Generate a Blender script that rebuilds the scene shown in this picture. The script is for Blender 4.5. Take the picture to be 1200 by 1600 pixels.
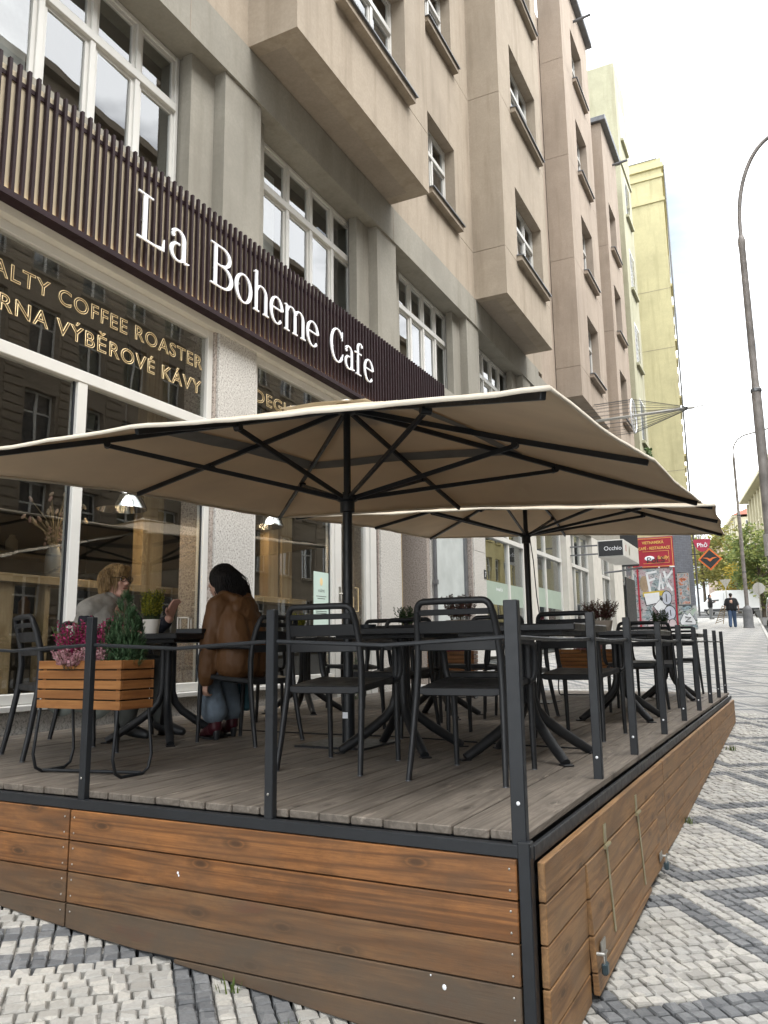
import bpy, bmesh, math, random
from mathutils import Vector, Matrix, noise as mnoise
R = math.radians
for o in list(bpy.data.objects):
    bpy.data.objects.remove(o, do_unlink=True)
SC = bpy.context.scene
COL = SC.collection
rnd = random.Random(7)

# ------------------------------------------------------------------ camera
cam = bpy.data.cameras.new('camera'); camo = bpy.data.objects.new('camera', cam); COL.objects.link(camo)
cam.sensor_fit = 'VERTICAL'; cam.sensor_height = 32.0; cam.lens = 1235 / 1600 * 32
cam.clip_start = .05; cam.clip_end = 900
CAMROT = Matrix(((0.88769331, 0.09013684, 0.45152624), (0.46024306, -0.14537724, -0.87580922), (-0.01330103, 0.9852618, -0.17053525)))
camo.matrix_world = Matrix.Translation((0, 0, .62)) @ CAMROT.to_4x4()
SC.camera = camo

# ------------------------------------------------------------------ sky, sun, exposure
SUN_EL, SUN_AZ = R(60), R(98)
w = bpy.data.worlds.new('World'); SC.world = w; w.use_nodes = True
nt = w.node_tree; N = nt.nodes; L = nt.links; N.clear()
wo = N.new('ShaderNodeOutputWorld')
sky = N.new('ShaderNodeTexSky'); sky.sky_type = 'NISHITA'; sky.sun_disc = False
sky.sun_elevation = SUN_EL; sky.sun_rotation = SUN_AZ; sky.dust_density = 3
b1 = N.new('ShaderNodeBackground'); b1.inputs[1].default_value = .08; L.new(sky.outputs[0], b1.inputs[0])
tc = N.new('ShaderNodeTexCoord'); mp = N.new('ShaderNodeMapping'); mp.inputs['Scale'].default_value = (1, 1, 3.2)
L.new(tc.outputs['Generated'], mp.inputs[0])
nz = N.new('ShaderNodeTexNoise'); nz.inputs['Scale'].default_value = 3.1; nz.inputs['Detail'].default_value = 7; nz.inputs['Roughness'].default_value = .52
L.new(mp.outputs[0], nz.inputs['Vector'])
rp = N.new('ShaderNodeValToRGB'); em_ = rp.color_ramp.elements.new(.40); em_.color = (.245, .26, .275, 1); rp.color_ramp.elements[0].position = .25; rp.color_ramp.elements[2].position = .52
rp.color_ramp.elements[0].color = (.145, .175, .205, 1); rp.color_ramp.elements[2].color = (.97, .99, 1, 1)
L.new(nz.outputs['Fac'], rp.inputs[0])
b2 = N.new('ShaderNodeBackground'); b2.inputs[1].default_value = .95; L.new(rp.outputs[0], b2.inputs[0])
mx = N.new('ShaderNodeMixShader'); mx.inputs[0].default_value = .88
L.new(b1.outputs[0], mx.inputs[1]); L.new(b2.outputs[0], mx.inputs[2]); L.new(mx.outputs[0], wo.inputs[0])
sl = bpy.data.lights.new('sun', 'SUN'); sl.energy = 1.2; sl.angle = R(35); sl.color = (1, .975, .94)
so = bpy.data.objects.new('sun', sl); COL.objects.link(so)
sd = Vector((math.sin(SUN_AZ) * math.cos(SUN_EL), math.cos(SUN_AZ) * math.cos(SUN_EL), math.sin(SUN_EL)))
so.rotation_euler = sd.to_track_quat('Z', 'Y').to_euler()
vs = SC.view_settings; vs.view_transform = 'Standard'; vs.look = 'None'; vs.gamma = 1; vs.use_curve_mapping = False
vs.exposure = 2.3

# ------------------------------------------------------------------ helpers
class MB:
    def __init__(s): s.v = []; s.f = []
    def add(s, vs, fs):
        b = len(s.v); s.v += [tuple(p) for p in vs]; s.f += [tuple(i + b for i in f) for f in fs]; return s
    def box(s, x0, x1, y0, y1, z0, z1):
        return s.add([(x0,y0,z0),(x1,y0,z0),(x1,y1,z0),(x0,y1,z0),(x0,y0,z1),(x1,y0,z1),(x1,y1,z1),(x0,y1,z1)],
                     [(0,3,2,1),(4,5,6,7),(0,1,5,4),(1,2,6,5),(2,3,7,6),(3,0,4,7)])
    def tbox(s, M, hx, hy, hz):
        c = [(-hx,-hy,-hz),(hx,-hy,-hz),(hx,hy,-hz),(-hx,hy,-hz),(-hx,-hy,hz),(hx,-hy,hz),(hx,hy,hz),(-hx,hy,hz)]
        return s.add([M @ Vector(p) for p in c], [(0,3,2,1),(4,5,6,7),(0,1,5,4),(1,2,6,5),(2,3,7,6),(3,0,4,7)])
    def bar(s, a, b, w, h, up=(0,0,1)):
        a = Vector(a); b = Vector(b); d = (b - a); l = d.length; d.normalize(); u = Vector(up)
        x = d.cross(u)
        if x.length < 1e-4: x = d.cross(Vector((1,0,0)))
        x.normalize(); z = x.cross(d)
        M = Matrix((x, d, z)).transposed().to_4x4(); M.translation = (a + b) / 2
        return s.tbox(M, w/2, l/2, h/2)
    def tube(s, pts, r, n=8, closed=False, flat=1.0, caps=True, up=None):
        pts = [Vector(p) for p in pts]; m = len(pts); rs = r if isinstance(r, (list, tuple)) else [r]*m
        vs = []; prev = None
        for i, p in enumerate(pts):
            if closed: t = pts[(i+1) % m] - pts[i-1]
            else: t = pts[min(i+1, m-1)] - pts[max(i-1, 0)]
            if t.length < 1e-9: t = Vector((0,0,1))
            t.normalize()
            if prev is None:
                a = Vector(up) if up else (Vector((0,0,1)) if abs(t.z) < .9 else Vector((1,0,0)))
            else: a = prev
            x = a - t * a.dot(t)
            if x.length < 1e-5: x = t.orthogonal()
            x.normalize(); y = t.cross(x); prev = x
            for k in range(n):
                q = 2*math.pi*(k+.5)/n
                vs.append(p + x*math.cos(q)*rs[i] + y*math.sin(q)*rs[i]*flat)
        fs = []
        for i in range(m if closed else m-1):
            for k in range(n):
                a = i*n+k; b = i*n+(k+1) % n; c = ((i+1) % m)*n+(k+1) % n; d = ((i+1) % m)*n+k
                fs.append((a, b, c, d))
        if caps and not closed:
            fs.append(tuple(range(n-1, -1, -1))); fs.append(tuple((m-1)*n+k for k in range(n)))
        return s.add(vs, fs)
    def lathe(s, prof, c=(0,0,0), n=20):
        c = Vector(c); vs = []; m = len(prof)
        for r, z in prof:
            for k in range(n):
                q = 2*math.pi*k/n; vs.append(c + Vector((r*math.cos(q), r*math.sin(q), z)))
        fs = [(i*n+k, i*n+(k+1) % n, (i+1)*n+(k+1) % n, (i+1)*n+k) for i in range(m-1) for k in range(n)]
        if prof[0][0] > 1e-4: fs.append(tuple(range(n-1,-1,-1)))
        if prof[-1][0] > 1e-4: fs.append(tuple((m-1)*n+k for k in range(n)))
        return s.add(vs, fs)
    def ell(s, c, r, M=None, nu=12, nv=8):
        vs = []; c = Vector(c)
        for j in range(nv+1):
            ph = math.pi*j/nv
            for i in range(nu):
                th = 2*math.pi*i/nu
                p = Vector((r[0]*math.sin(ph)*math.cos(th), r[1]*math.sin(ph)*math.sin(th), r[2]*math.cos(ph)))
                vs.append(c + (M @ p if M else p))
        fs = [(j*nu+i, (j+1)*nu+i, (j+1)*nu+(i+1) % nu, j*nu+(i+1) % nu) for j in range(nv) for i in range(nu)]
        return s.add(vs, fs)
    def capsule(s, a, b, ra, rb, n=12):
        a = Vector(a); b = Vector(b); d = b - a; l = d.length
        if l < 1e-6: return s.ell(a, (ra,)*3)
        d /= l; pts = []; rs = []
        for k in range(5):
            q = math.pi/2*(1 - k/4); pts.append(a - d*ra*math.sin(q)); rs.append(max(ra*math.cos(q), .0008))
        for k in range(5):
            q = math.pi/2*k/4; pts.append(b + d*rb*math.sin(q)); rs.append(max(rb*math.cos(q), .0008))
        return s.tube(pts, rs, n)
    def prism(s, poly, axis, a, b):
        # poly: 2-D points in the plane across axis ('x': (y,z), 'y': (x,z), 'z': (x,y))
        def P(p, t): return {'x': (t, p[0], p[1]), 'y': (p[0], t, p[1]), 'z': (p[0], p[1], t)}[axis]
        n = len(poly)
        vs = [P(p, a) for p in poly] + [P(p, b) for p in poly]
        return s.add(vs, [tuple(range(n)), tuple(range(2*n-1, n-1, -1))] + [(i, i+n, (i+1) % n+n, (i+1) % n) for i in range(n)])
    def mesh(s, name, smooth=None):
        me = bpy.data.meshes.new(name); me.from_pydata(s.v, [], s.f); me.update()
        bm = bmesh.new(); bm.from_mesh(me); bmesh.ops.recalc_face_normals(bm, faces=bm.faces); bm.to_mesh(me); bm.free()
        if smooth is not None:
            me.polygons.foreach_set('use_smooth', [True]*len(me.polygons))
            try: me.set_sharp_from_angle(angle=R(smooth))
            except Exception: pass
        return me
    def build(s, name, mat, parent=None, smooth=None, bevel=0, loc=None, rz=0):
        me = s.mesh(name, smooth)
        if mat: me.materials.append(mat)
        o = bpy.data.objects.new(name, me); COL.objects.link(o)
        if parent: o.parent = parent
        if loc: o.location = loc
        if rz: o.rotation_euler.z = rz
        if bevel:
            m = o.modifiers.new('bevel', 'BEVEL'); m.width = bevel; m.segments = 1; m.limit_method = 'ANGLE'; m.angle_limit = R(40)
        return o

def tag(o, label=None, cat=None, group=None, kind=None):
    if label: o['label'] = label
    if cat: o['category'] = cat
    if group: o['group'] = group
    if kind: o['kind'] = kind
    return o
def empty(name, loc=(0,0,0), rz=0, label=None, cat=None, group=None, parent=None):
    o = bpy.data.objects.new(name, None); COL.objects.link(o); o.location = loc; o.rotation_euler.z = rz; o.empty_display_size = .1
    return tag(o, label, cat, group)
KIDS = {}
def copy_tree(o, parent=None):
    c = o.copy(); COL.objects.link(c); c.parent = parent
    for ch in list(o.children): copy_tree(ch, c)
    return c
def mesh_obj(name, me, parent=None, loc=(0,0,0)):
    o = bpy.data.objects.new(name, me); COL.objects.link(o); o.parent = parent; o.location = loc; return o
def remeshed(mb, name, mat, parent, voxel=.012, smooth=4, disp=0, dscale=9.0, stretch=(1,1,1)):
    o = mb.build(name, mat, parent)
    m = o.modifiers.new('r', 'REMESH'); m.mode = 'VOXEL'; m.voxel_size = voxel
    s = o.modifiers.new('s', 'SMOOTH'); s.iterations = smooth; s.factor = .5
    dg = bpy.context.evaluated_depsgraph_get(); dg.update()
    me = bpy.data.meshes.new_from_object(o.evaluated_get(dg)); o.modifiers.clear(); old = o.data; o.data = me; bpy.data.meshes.remove(old)
    if not me.materials: me.materials.append(mat)
    if disp:
        ns = [v.normal.copy() for v in me.vertices]
        for v, n in zip(me.vertices, ns):
            p = Vector((v.co.x*stretch[0], v.co.y*stretch[1], v.co.z*stretch[2]))*dscale
            q = mnoise.noise(p)*.65 + mnoise.noise(p*2.3 + Vector((5,1,2)))*.35
            v.co += n*disp*(1 - 2*abs(q))
    me.polygons.foreach_set('use_smooth', [True]*len(me.polygons)); me.update()
    return o

# ------------------------------------------------------------------ materials
MATS = {}
def newmat(name):
    m = bpy.data.materials.new(name); m.use_nodes = True; t = m.node_tree
    b = t.nodes['Principled BSDF']; return m, t, b
def coords(t, scale=(1,1,1), rnd_off=True, rot=(0,0,0)):
    tc = t.nodes.new('ShaderNodeTexCoord'); mp = t.nodes.new('ShaderNodeMapping')
    mp.inputs['Scale'].default_value = scale; mp.inputs['Rotation'].default_value = rot
    t.links.new(tc.outputs['Object'], mp.inputs['Vector'])
    if rnd_off:
        oi = t.nodes.new('ShaderNodeObjectInfo'); ml = t.nodes.new('ShaderNodeMath'); ml.operation = 'MULTIPLY'; ml.inputs[1].default_value = 37.0
        t.links.new(oi.outputs['Random'], ml.inputs[0])
        cb = t.nodes.new('ShaderNodeCombineXYZ')
        for k in range(3): t.links.new(ml.outputs[0], cb.inputs[k])
        va = t.nodes.new('ShaderNodeVectorMath'); va.operation = 'ADD'
        t.links.new(tc.outputs['Object'], va.inputs[0]); t.links.new(cb.outputs[0], va.inputs[1]); t.links.new(va.outputs[0], mp.inputs['Vector'])
    return mp.outputs[0]
def noise_n(t, vec, scale, detail=4, rough=.55, dist=0):
    n = t.nodes.new('ShaderNodeTexNoise'); n.inputs['Scale'].default_value = scale; n.inputs['Detail'].default_value = detail
    n.inputs['Roughness'].default_value = rough; n.inputs['Distortion'].default_value = dist
    if vec is not None: t.links.new(vec, n.inputs['Vector'])
    return n.outputs['Fac']
def ramp(t, fac, stops, interp='LINEAR'):
    r = t.nodes.new('ShaderNodeValToRGB'); r.color_ramp.interpolation = interp; e = r.color_ramp.elements
    while len(e) < len(stops): e.new(.5)
    for el, (p, c) in zip(e, stops): el.position = p; el.color = (c[0], c[1], c[2], 1) if not isinstance(c, (int, float)) else (c, c, c, 1)
    t.links.new(fac, r.inputs[0]); return r.outputs[0]
def mixc(t, fac, a, b, mode='MIX'):
    m = t.nodes.new('ShaderNodeMix'); m.data_type = 'RGBA'; m.blend_type = mode
    for sock, v in ((m.inputs[0], fac), (m.inputs[6], a), (m.inputs[7], b)):
        if hasattr(v, 'node'): t.links.new(v, sock)
        elif isinstance(v, (int, float)): sock.default_value = v
        else: sock.default_value = (*v, 1)
    return m.outputs[2]
def bump(t, b, h, strength=.3, dist=.01):
    n = t.nodes.new('ShaderNodeBump'); n.inputs['Strength'].default_value = strength; n.inputs['Distance'].default_value = dist
    t.links.new(h, n.inputs['Height']); t.links.new(n.outputs[0], b.inputs['Normal'])
def sc3(c, k): return tuple(min(1, x*k) for x in c)
def M(name, col, rough=.6, metal=0, var=.12, scale=6, bmp=0, bscale=90, bdist=.004, spec=.5, rvar=.08):
    if name in MATS: return MATS[name]
    m, t, b = newmat(name); v = coords(t)
    f = noise_n(t, v, scale, 5)
    c = ramp(t, f, [(.25, sc3(col, 1-var)), (.5, col), (.75, sc3(col, 1+var))])
    t.links.new(c, b.inputs['Base Color'])
    rr = ramp(t, noise_n(t, v, scale*2.7, 3), [(.3, max(0, rough-rvar)), (.7, min(1, rough+rvar))]); t.links.new(rr, b.inputs['Roughness'])
    b.inputs['Metallic'].default_value = metal; b.inputs['Specular IOR Level'].default_value = spec
    if bmp: bump(t, b, noise_n(t, v, bscale, 4), bmp, bdist)
    MATS[name] = m; return m
def plaster(name, col, dirt=.35):
    m, t, b = newmat(name); v = coords(t, rnd_off=False)
    big = noise_n(t, v, .55, 5, .6); mid = noise_n(t, v, 4.5, 5, .65)
    vs_ = coords(t, (3.5, 3.5, .35), False); streak = noise_n(t, vs_, 1.0, 5, .6)
    c = ramp(t, big, [(.3, sc3(col, .82)), (.5, col), (.7, sc3(col, 1.1))])
    c = mixc(t, ramp(t, mid, [(.35, .0), (.7, .34)]), c, sc3(col, .78))
    c = mixc(t, ramp(t, noise_n(t, v, 1.6, 6, .7, .8), [(.56, .0), (.66, .22)]), c, sc3(col, 1.2))
    c = mixc(t, ramp(t, noise_n(t, v, 24, 5, .75), [(.42, .30), (.58, .0)]), c, sc3(col, .7))
    c = mixc(t, ramp(t, streak, [(.50, .0), (.70, min(.8, dirt*1.25))]), c, (col[0]*.62, col[1]*.6, col[2]*.57))
    t.links.new(c, b.inputs['Base Color']); b.inputs['Roughness'].default_value = .92; b.inputs['Specular IOR Level'].default_value = .2
    h = noise_n(t, v, 70, 5, .7); bump(t, b, h, .35, .004)
    MATS[name] = m; return m
def granite(name, a, bcol, dark):
    m, t, b = newmat(name); v = coords(t, rnd_off=False)
    n1 = noise_n(t, v, 48, 4, .75); n2 = noise_n(t, v, 75, 3, .7); n3 = noise_n(t, v, 2.0, 4)
    c = ramp(t, n1, [(.36, dark), (.45, bcol), (.56, a), (.72, sc3(a, 1.15))])
    c = mixc(t, ramp(t, n2, [(.58, 0), (.66, .6)]), c, dark)
    c = mixc(t, ramp(t, n3, [(.4, 0), (.75, .3)]), c, sc3(bcol, .8))
    t.links.new(c, b.inputs['Base Color']); b.inputs['Roughness'].default_value = .5
    bump(t, b, n1, .1, .002); MATS[name] = m; return m
def wood(name, light, mid, dark, axis='x', grey=0.0, greycol=(.2,.17,.14), rough=.55, ringscale=9, worn=.0, nrm=None, red=.0):
    m, t, b = newmat(name)
    st = {'x': (.34, 6, 6), 'y': (6, .34, 6), 'z': (6, 6, .34)}[axis]
    v = coords(t, st)
    fine = noise_n(t, coords(t, tuple(k*7 for k in st)), 2.2, 6, .7)
    wv = t.nodes.new('ShaderNodeTexNoise'); wv.inputs['Scale'].default_value = .7; wv.inputs['Detail'].default_value = 3; wv.inputs['Distortion'].default_value = 1.3
    t.links.new(v, wv.inputs['Vector'])
    ml = t.nodes.new('ShaderNodeMath'); ml.operation = 'MULTIPLY'; ml.inputs[1].default_value = ringscale; t.links.new(wv.outputs['Fac'], ml.inputs[0])
    fr = t.nodes.new('ShaderNodeMath'); fr.operation = 'PINGPONG'; fr.inputs[1].default_value = .5; t.links.new(ml.outputs[0], fr.inputs[0])
    c = ramp(t, fr.outputs[0], [(.0, tuple(x*.45+y*.55 for x, y in zip(dark, mid))), (.16, mid), (.36, light), (.5, tuple(x*.5+y*.5 for x, y in zip(light, mid)))])
    c = mixc(t, ramp(t, fine, [(.35, .45), (.6, 0)]), c, dark)
    # knots
    vo = t.nodes.new('ShaderNodeTexVoronoi'); vo.inputs['Scale'].default_value = 1.0
    kk = {'x': [2.0, 5.2, 5.2], 'y': [5.2, 2.0, 5.2], 'z': [5.2, 5.2, 2.0]}[axis]
    kv = coords(t, tuple(kk))
    if nrm:
        vo.voronoi_dimensions = '2D'; sp_ = t.nodes.new('ShaderNodeSeparateXYZ'); cm_ = t.nodes.new('ShaderNodeCombineXYZ'); t.links.new(kv, sp_.inputs[0])
        for q_, ax_ in enumerate([i_ for i_ in range(3) if 'xyz'[i_] != nrm]): t.links.new(sp_.outputs[ax_], cm_.inputs[q_])
        kv = cm_.outputs[0]; t.links.new(kv, vo.inputs['Vector'])
    c = mixc(t, ramp(t, vo.outputs['Distance'], [(.035, .85), (.06, .55), (.075, .15), (.095, .5), (.16, 0)]), c, sc3(dark, .6))
    smud = noise_n(t, coords(t, {'x': (3.2, 7, 7), 'y': (7, 3.2, 7), 'z': (7, 7, 3.2)}[axis]), 1.0, 7, .72)
    c = mixc(t, ramp(t, smud, [(.5, 0), (.72, .55)]), c, sc3(dark, .9))
    if red > 0: c = mixc(t, ramp(t, noise_n(t, coords(t, {'x': (1.6, 7, 7), 'y': (7, 1.6, 7), 'z': (7, 7, 1.6)}[axis]), 1.1, 3, .5), [(.64, 0), (.68, red)]), c, (.16, .04, .022))
    # stains, fading
    patch = noise_n(t, coords(t, {'x': (1.8, 3.4, 3.4), 'y': (3.4, 1.8, 3.4), 'z': (3.4, 3.4, 1.8)}[axis]), 1.7, 6, .68)
    if grey > 0: c = mixc(t, ramp(t, patch, [(max(0, .62-grey*.55), 0), (min(1, 1.0-grey*.42), min(1, .35+grey))]), c, greycol)
    if worn > 0:
        p2 = noise_n(t, coords(t, {'x': (1.5, 7, 7), 'y': (7, 1.5, 7), 'z': (7, 7, 1.5)}[axis]), 1.3, 6, .7)
        c = mixc(t, ramp(t, p2, [(.62, 0), (.7, worn)]), c, sc3(light, 1.35))
    t.links.new(c, b.inputs['Base Color']); b.inputs['Roughness'].default_value = rough; b.inputs['Specular IOR Level'].default_value = .35
    bump(t, b, fine, .25, .003); MATS[name] = m; return m
def glass(name, tint=(1,1,1), ior=1.8, rough=0.0):
    m, t, b = newmat(name); t.nodes.remove(b); out = t.nodes['Material Output']
    fr = t.nodes.new('ShaderNodeFresnel'); gg = t.nodes.new('ShaderNodeNewGeometry'); io = t.nodes.new('ShaderNodeMapRange'); io.inputs[3].default_value = ior; io.inputs[4].default_value = 1/ior; t.links.new(gg.outputs['Backfacing'], io.inputs[0]); t.links.new(io.outputs[0], fr.inputs[0])
    tr = t.nodes.new('ShaderNodeBsdfTransparent'); tr.inputs[0].default_value = (*tint, 1)
    gl = t.nodes.new('ShaderNodeBsdfGlossy'); gl.inputs['Roughness'].default_value = rough
    # faint waviness of old panes
    n = t.nodes.new('ShaderNodeBump'); n.inputs['Strength'].default_value = .05; n.inputs['Distance'].default_value = .02
    t.links.new(noise_n(t, coords(t), 1.1, 2), n.inputs['Height']); t.links.new(n.outputs[0], gl.inputs['Normal'])
    mx = t.nodes.new('ShaderNodeMixShader'); t.links.new(fr.outputs[0], mx.inputs[0]); t.links.new(tr.outputs[0], mx.inputs[1]); t.links.new(gl.outputs[0], mx.inputs[2])
    t.links.new(mx.outputs[0], out.inputs[0]); MATS[name] = m; return m
def fabric(name, col, trans=.3):
    m, t, b = newmat(name); out = t.nodes['Material Output']; v = coords(t)
    c = ramp(t, noise_n(t, v, 1.7, 5), [(.3, sc3(col, .9)), (.7, sc3(col, 1.05))])
    c = mixc(t, ramp(t, noise_n(t, v, 5, 6, .7), [(.66, 0), (.8, .35)]), c, (col[0]*.6, col[1]*.5, col[2]*.4))
    t.links.new(c, b.inputs['Base Color']); b.inputs['Roughness'].default_value = .95; b.inputs['Specular IOR Level'].default_value = .1
    bump(t, b, noise_n(t, v, 3.5, 3), .25, .02)
    tl = t.nodes.new('ShaderNodeBsdfTranslucent'); t.links.new(mixc(t, 1, c, (.95, .84, .66), 'MULTIPLY'), tl.inputs[0])
    mx = t.nodes.new('ShaderNodeMixShader'); mx.inputs[0].default_value = trans
    t.links.new(b.outputs[0], mx.inputs[1]); t.links.new(tl.outputs[0], mx.inputs[2]); t.links.new(mx.outputs[0], out.inputs[0]); MATS[name] = m; return m
def leafm(name, a, b_, trans=.25):
    m, t, b = newmat(name); out = t.nodes['Material Output']
    g = t.nodes.new('ShaderNodeNewGeometry'); c = ramp(t, g.outputs['Random Per Island'], [(0, a), (.6, tuple((x+y)/2 for x, y in zip(a, b_))), (1, b_)])
    t.links.new(c, b.inputs['Base Color']); b.inputs['Roughness'].default_value = .6; b.inputs['Specular IOR Level'].default_value = .3
    tl = t.nodes.new('ShaderNodeBsdfTranslucent'); t.links.new(c, tl.inputs[0])
    mx = t.nodes.new('ShaderNodeMixShader'); mx.inputs[0].default_value = trans
    t.links.new(b.outputs[0], mx.inputs[1]); t.links.new(tl.outputs[0], mx.inputs[2]); t.links.new(mx.outputs[0], out.inputs[0]); MATS[name] = m; return m
def emit(name, col, s):
    m, t, b = newmat(name); b.inputs['Base Color'].default_value = (*col, 1); b.inputs['Emission Color'].default_value = (*col, 1); b.inputs['Emission Strength'].default_value = s; return m

m_grey = plaster('plaster_grey', (.30, .285, .245), .4)
m_beige = plaster('plaster_beige', (.385, .328, .26), .5)
m_mauve = plaster('plaster_mauve', (.385, .32, .26), .45)
m_yellow = plaster('plaster_yellow', (.60, .55, .33), .4)
m_olive = plaster('plaster_olive', (.44, .43, .31), .45)
m_soffit = plaster('plaster_soffit', (.33, .285, .235), .15)
m_opp = plaster('plaster_umber', (.26, .215, .165), .4)
m_opp2 = plaster('plaster_ochre', (.52, .44, .22), .3)
m_cream = plaster('plaster_cream', (.56, .52, .38), .2)
m_pink = plaster('plaster_pink', (.45, .36, .3), .2)
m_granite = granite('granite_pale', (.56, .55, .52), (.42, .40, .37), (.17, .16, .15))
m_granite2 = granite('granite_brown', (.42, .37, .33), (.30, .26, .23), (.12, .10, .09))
m_skirt = wood('skirt_wood', (.34, .145, .047), (.23, .096, .032), (.062, .029, .012), 'x', .46, (.105, .064, .038), .5, 9, .25, 'y')
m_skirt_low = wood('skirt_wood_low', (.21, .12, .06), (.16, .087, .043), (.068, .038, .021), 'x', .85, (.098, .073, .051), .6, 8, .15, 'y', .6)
m_skirt_y = wood('side_wood', (.36, .20, .086), (.26, .137, .058), (.105, .055, .024), 'y', .5, (.19, .125, .07), .5, 8, .3, 'x')
m_deckw = wood('deck_wood', (.25, .215, .178), (.185, .157, .128), (.08, .065, .052), 'y', .55, (.115, .10, .084), .7, 10, .7, 'z')
m_deckend = wood('deck_end', (.22, .18, .14), (.16, .13, .10), (.07, .055, .04), 'x', .4, (.14,.12,.1), .8)
m_crate = wood('crate_wood', (.36, .165, .054), (.29, .124, .039), (.17, .067, .021), 'x', 0, rough=.4, ringscale=5)
m_pine = wood('pine_wood', (.34, .26, .15), (.28, .205, .115), (.19, .13, .065), 'y', 0, rough=.5, ringscale=5)
m_pinez = wood('pine_post', (.28, .215, .125), (.23, .17, .095), (.16, .105, .055), 'z', 0, rough=.5, ringscale=5)
m_black = M('black_metal', (.011, .0135, .017), .42, .0, .2, 9, .06, 160)
m_chair = M('anthracite_plastic', (.0125, .014, .0165), .5, 0, .12, 5, .08, 300, .001)
m_tabletop = M('dark_laminate', (.010, .011, .013), .35, 0, .15, 6)
m_slat = M('maroon_slat', (.019, .008, .0105), .6, 0, .2, 5, spec=.25)
m_back = M('cream_panel', (.50, .43, .31), .7, 0, .06, 2)
m_white = M('white_frame', (.58, .575, .545), .4, 0, .05, 3, .05, 60)
m_oldwhite = M('old_white_paint', (.62, .60, .54), .5, 0, .1, 4, .1, 50)
m_letter = M('letter_white', (.84, .86, .90), .35, 0, .03, 2)
m_gold = M('gold_foil', (.74, .58, .32), .45, .0, .06, 20)
m_glass = glass('shop_glass', (.92, .93, .92), 2.0)
m_wglass = glass('window_glass', (.85, .88, .88), 2.7)
m_darkglass = M('dark_pane', (.03, .036, .042), .06, 0, .3, 3, 0, spec=1)
m_sheet = M('zinc_sheet', (.16, .165, .175), .5, .6, .2, 8)
m_steel = M('worn_steel', (.42, .41, .38), .38, .9, .2, 20)
m_brass = M('zinc_yellow_steel', (.42, .38, .24), .4, .85, .15, 20)
m_canopy = fabric('canopy_cloth', (.62, .53, .41), .19)
m_canopyfr = fabric('canopy_hem', (.74, .68, .57), .15)
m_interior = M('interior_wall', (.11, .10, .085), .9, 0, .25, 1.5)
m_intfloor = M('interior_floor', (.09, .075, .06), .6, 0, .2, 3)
m_terracotta = M('beige_pot', (.42, .36, .30), .7, 0, .1, 6, .1, 60)
m_potwhite = M('white_pot', (.68, .64, .58), .5, 0, .05, 4)
m_soil = M('soil', (.035, .025, .018), .95, 0, .4, 40, .6, 60)
m_skin = M('skin', (.56, .34, .255), .5, 0, .1, 12, .05, 120, .001)
m_board = M('black_board', (.02, .022, .025), .5)
m_tungsten = emit('lamp_glow', (1, .72, .38), 2.2)

# ------------------------------------------------------------------ ground
def kerb_x(y): return .62 - .05*y
def gz(x, y):
    c = max(-5.2, min(1.6, x + .93))
    yy = max(-25, y)
    far = max(0, yy - 12)
    return -.735 + .042*(yy - 2.72) + .0115*far*min(1, far/6) - .079*c*max(.35, 1 - max(0, yy-12)/60)
P0, Q0, PER = 2.88, 2.63, 1.23
S2 = math.sqrt(.5)
def setts_material():
    m, t, b = newmat('sett_paving')
    g = t.nodes.new('ShaderNodeNewGeometry'); mp = t.nodes.new('ShaderNodeMapping'); mp.vector_type = 'POINT'
    mp.inputs['Rotation'].default_value = (0, 0, R(-45)); t.links.new(g.outputs['Position'], mp.inputs[0])
    sx = t.nodes.new('ShaderNodeSeparateXYZ'); t.links.new(mp.outputs[0], sx.inputs[0])
    def mth(op, a, bb=None):
        n = t.nodes.new('ShaderNodeMath'); n.operation = op
        for k, v in enumerate((a, bb)):
            if v is None: continue
            if hasattr(v, 'node'): t.links.new(v, n.inputs[k])
            else: n.inputs[k].default_value = v
        return n.outputs[0]
    pp = mth('PINGPONG', mth('SUBTRACT', sx.outputs[0], P0), PER/2); qq = mth('PINGPONG', mth('SUBTRACT', sx.outputs[1], Q0), PER/2)
    d = mth('MINIMUM', pp, qq)
    dark = mth('MULTIPLY', mth('GREATER_THAN', d, PER/18), mth('LESS_THAN', d, PER/6))
    br = t.nodes.new('ShaderNodeTexBrick'); t.links.new(mp.outputs[0], br.inputs['Vector']); br.inputs['Scale'].default_value = 1
    br.inputs['Brick Width'].default_value = .0745; br.inputs['Row Height'].default_value = PER/18; br.inputs['Mortar Size'].default_value = .0035
    br.inputs['Color1'].default_value = (.25, .243, .23, 1); br.inputs['Color2'].default_value = (.36, .352, .335, 1); br.inputs['Mortar'].default_value = (.1, .095, .085, 1)
    n1 = noise_n(t, g.outputs['Position'], 30, 4); n2 = noise_n(t, g.outputs['Position'], .8, 4)
    c = mixc(t, ramp(t, n1, [(.3, .0), (.7, .35)]), br.outputs['Color'], (.44, .425, .39))
    cd = mixc(t, br.outputs['Fac'], (.15, .158, .166), (.05, .05, .05))
    c = mixc(t, dark, c, cd)
    c = mixc(t, ramp(t, n2, [(.45, 0), (.75, .25)]), c, (.16, .145, .12))
    t.links.new(c, b.inputs['Base Color']); b.inputs['Roughness'].default_value = .75
    inv = mth('SUBTRACT', 1.0, br.outputs['Fac']); bump(t, b, inv, .5, .006)
    return m
m_pave = setts_material()
def grid(xs, ys, f, name, mat):
    vs = [(x, y, f(x, y)) for y in ys for x in xs]; n = len(xs)
    fs = [(j*n+i, j*n+i+1, (j+1)*n+i+1, (j+1)*n+i) for j in range(len(ys)-1) for i in range(n-1)]
    me = bpy.data.meshes.new(name); me.from_pydata(vs, [], fs); me.materials.append(mat); me.update()
    o = bpy.data.objects.new(name, me); COL.objects.link(o); return o
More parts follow.
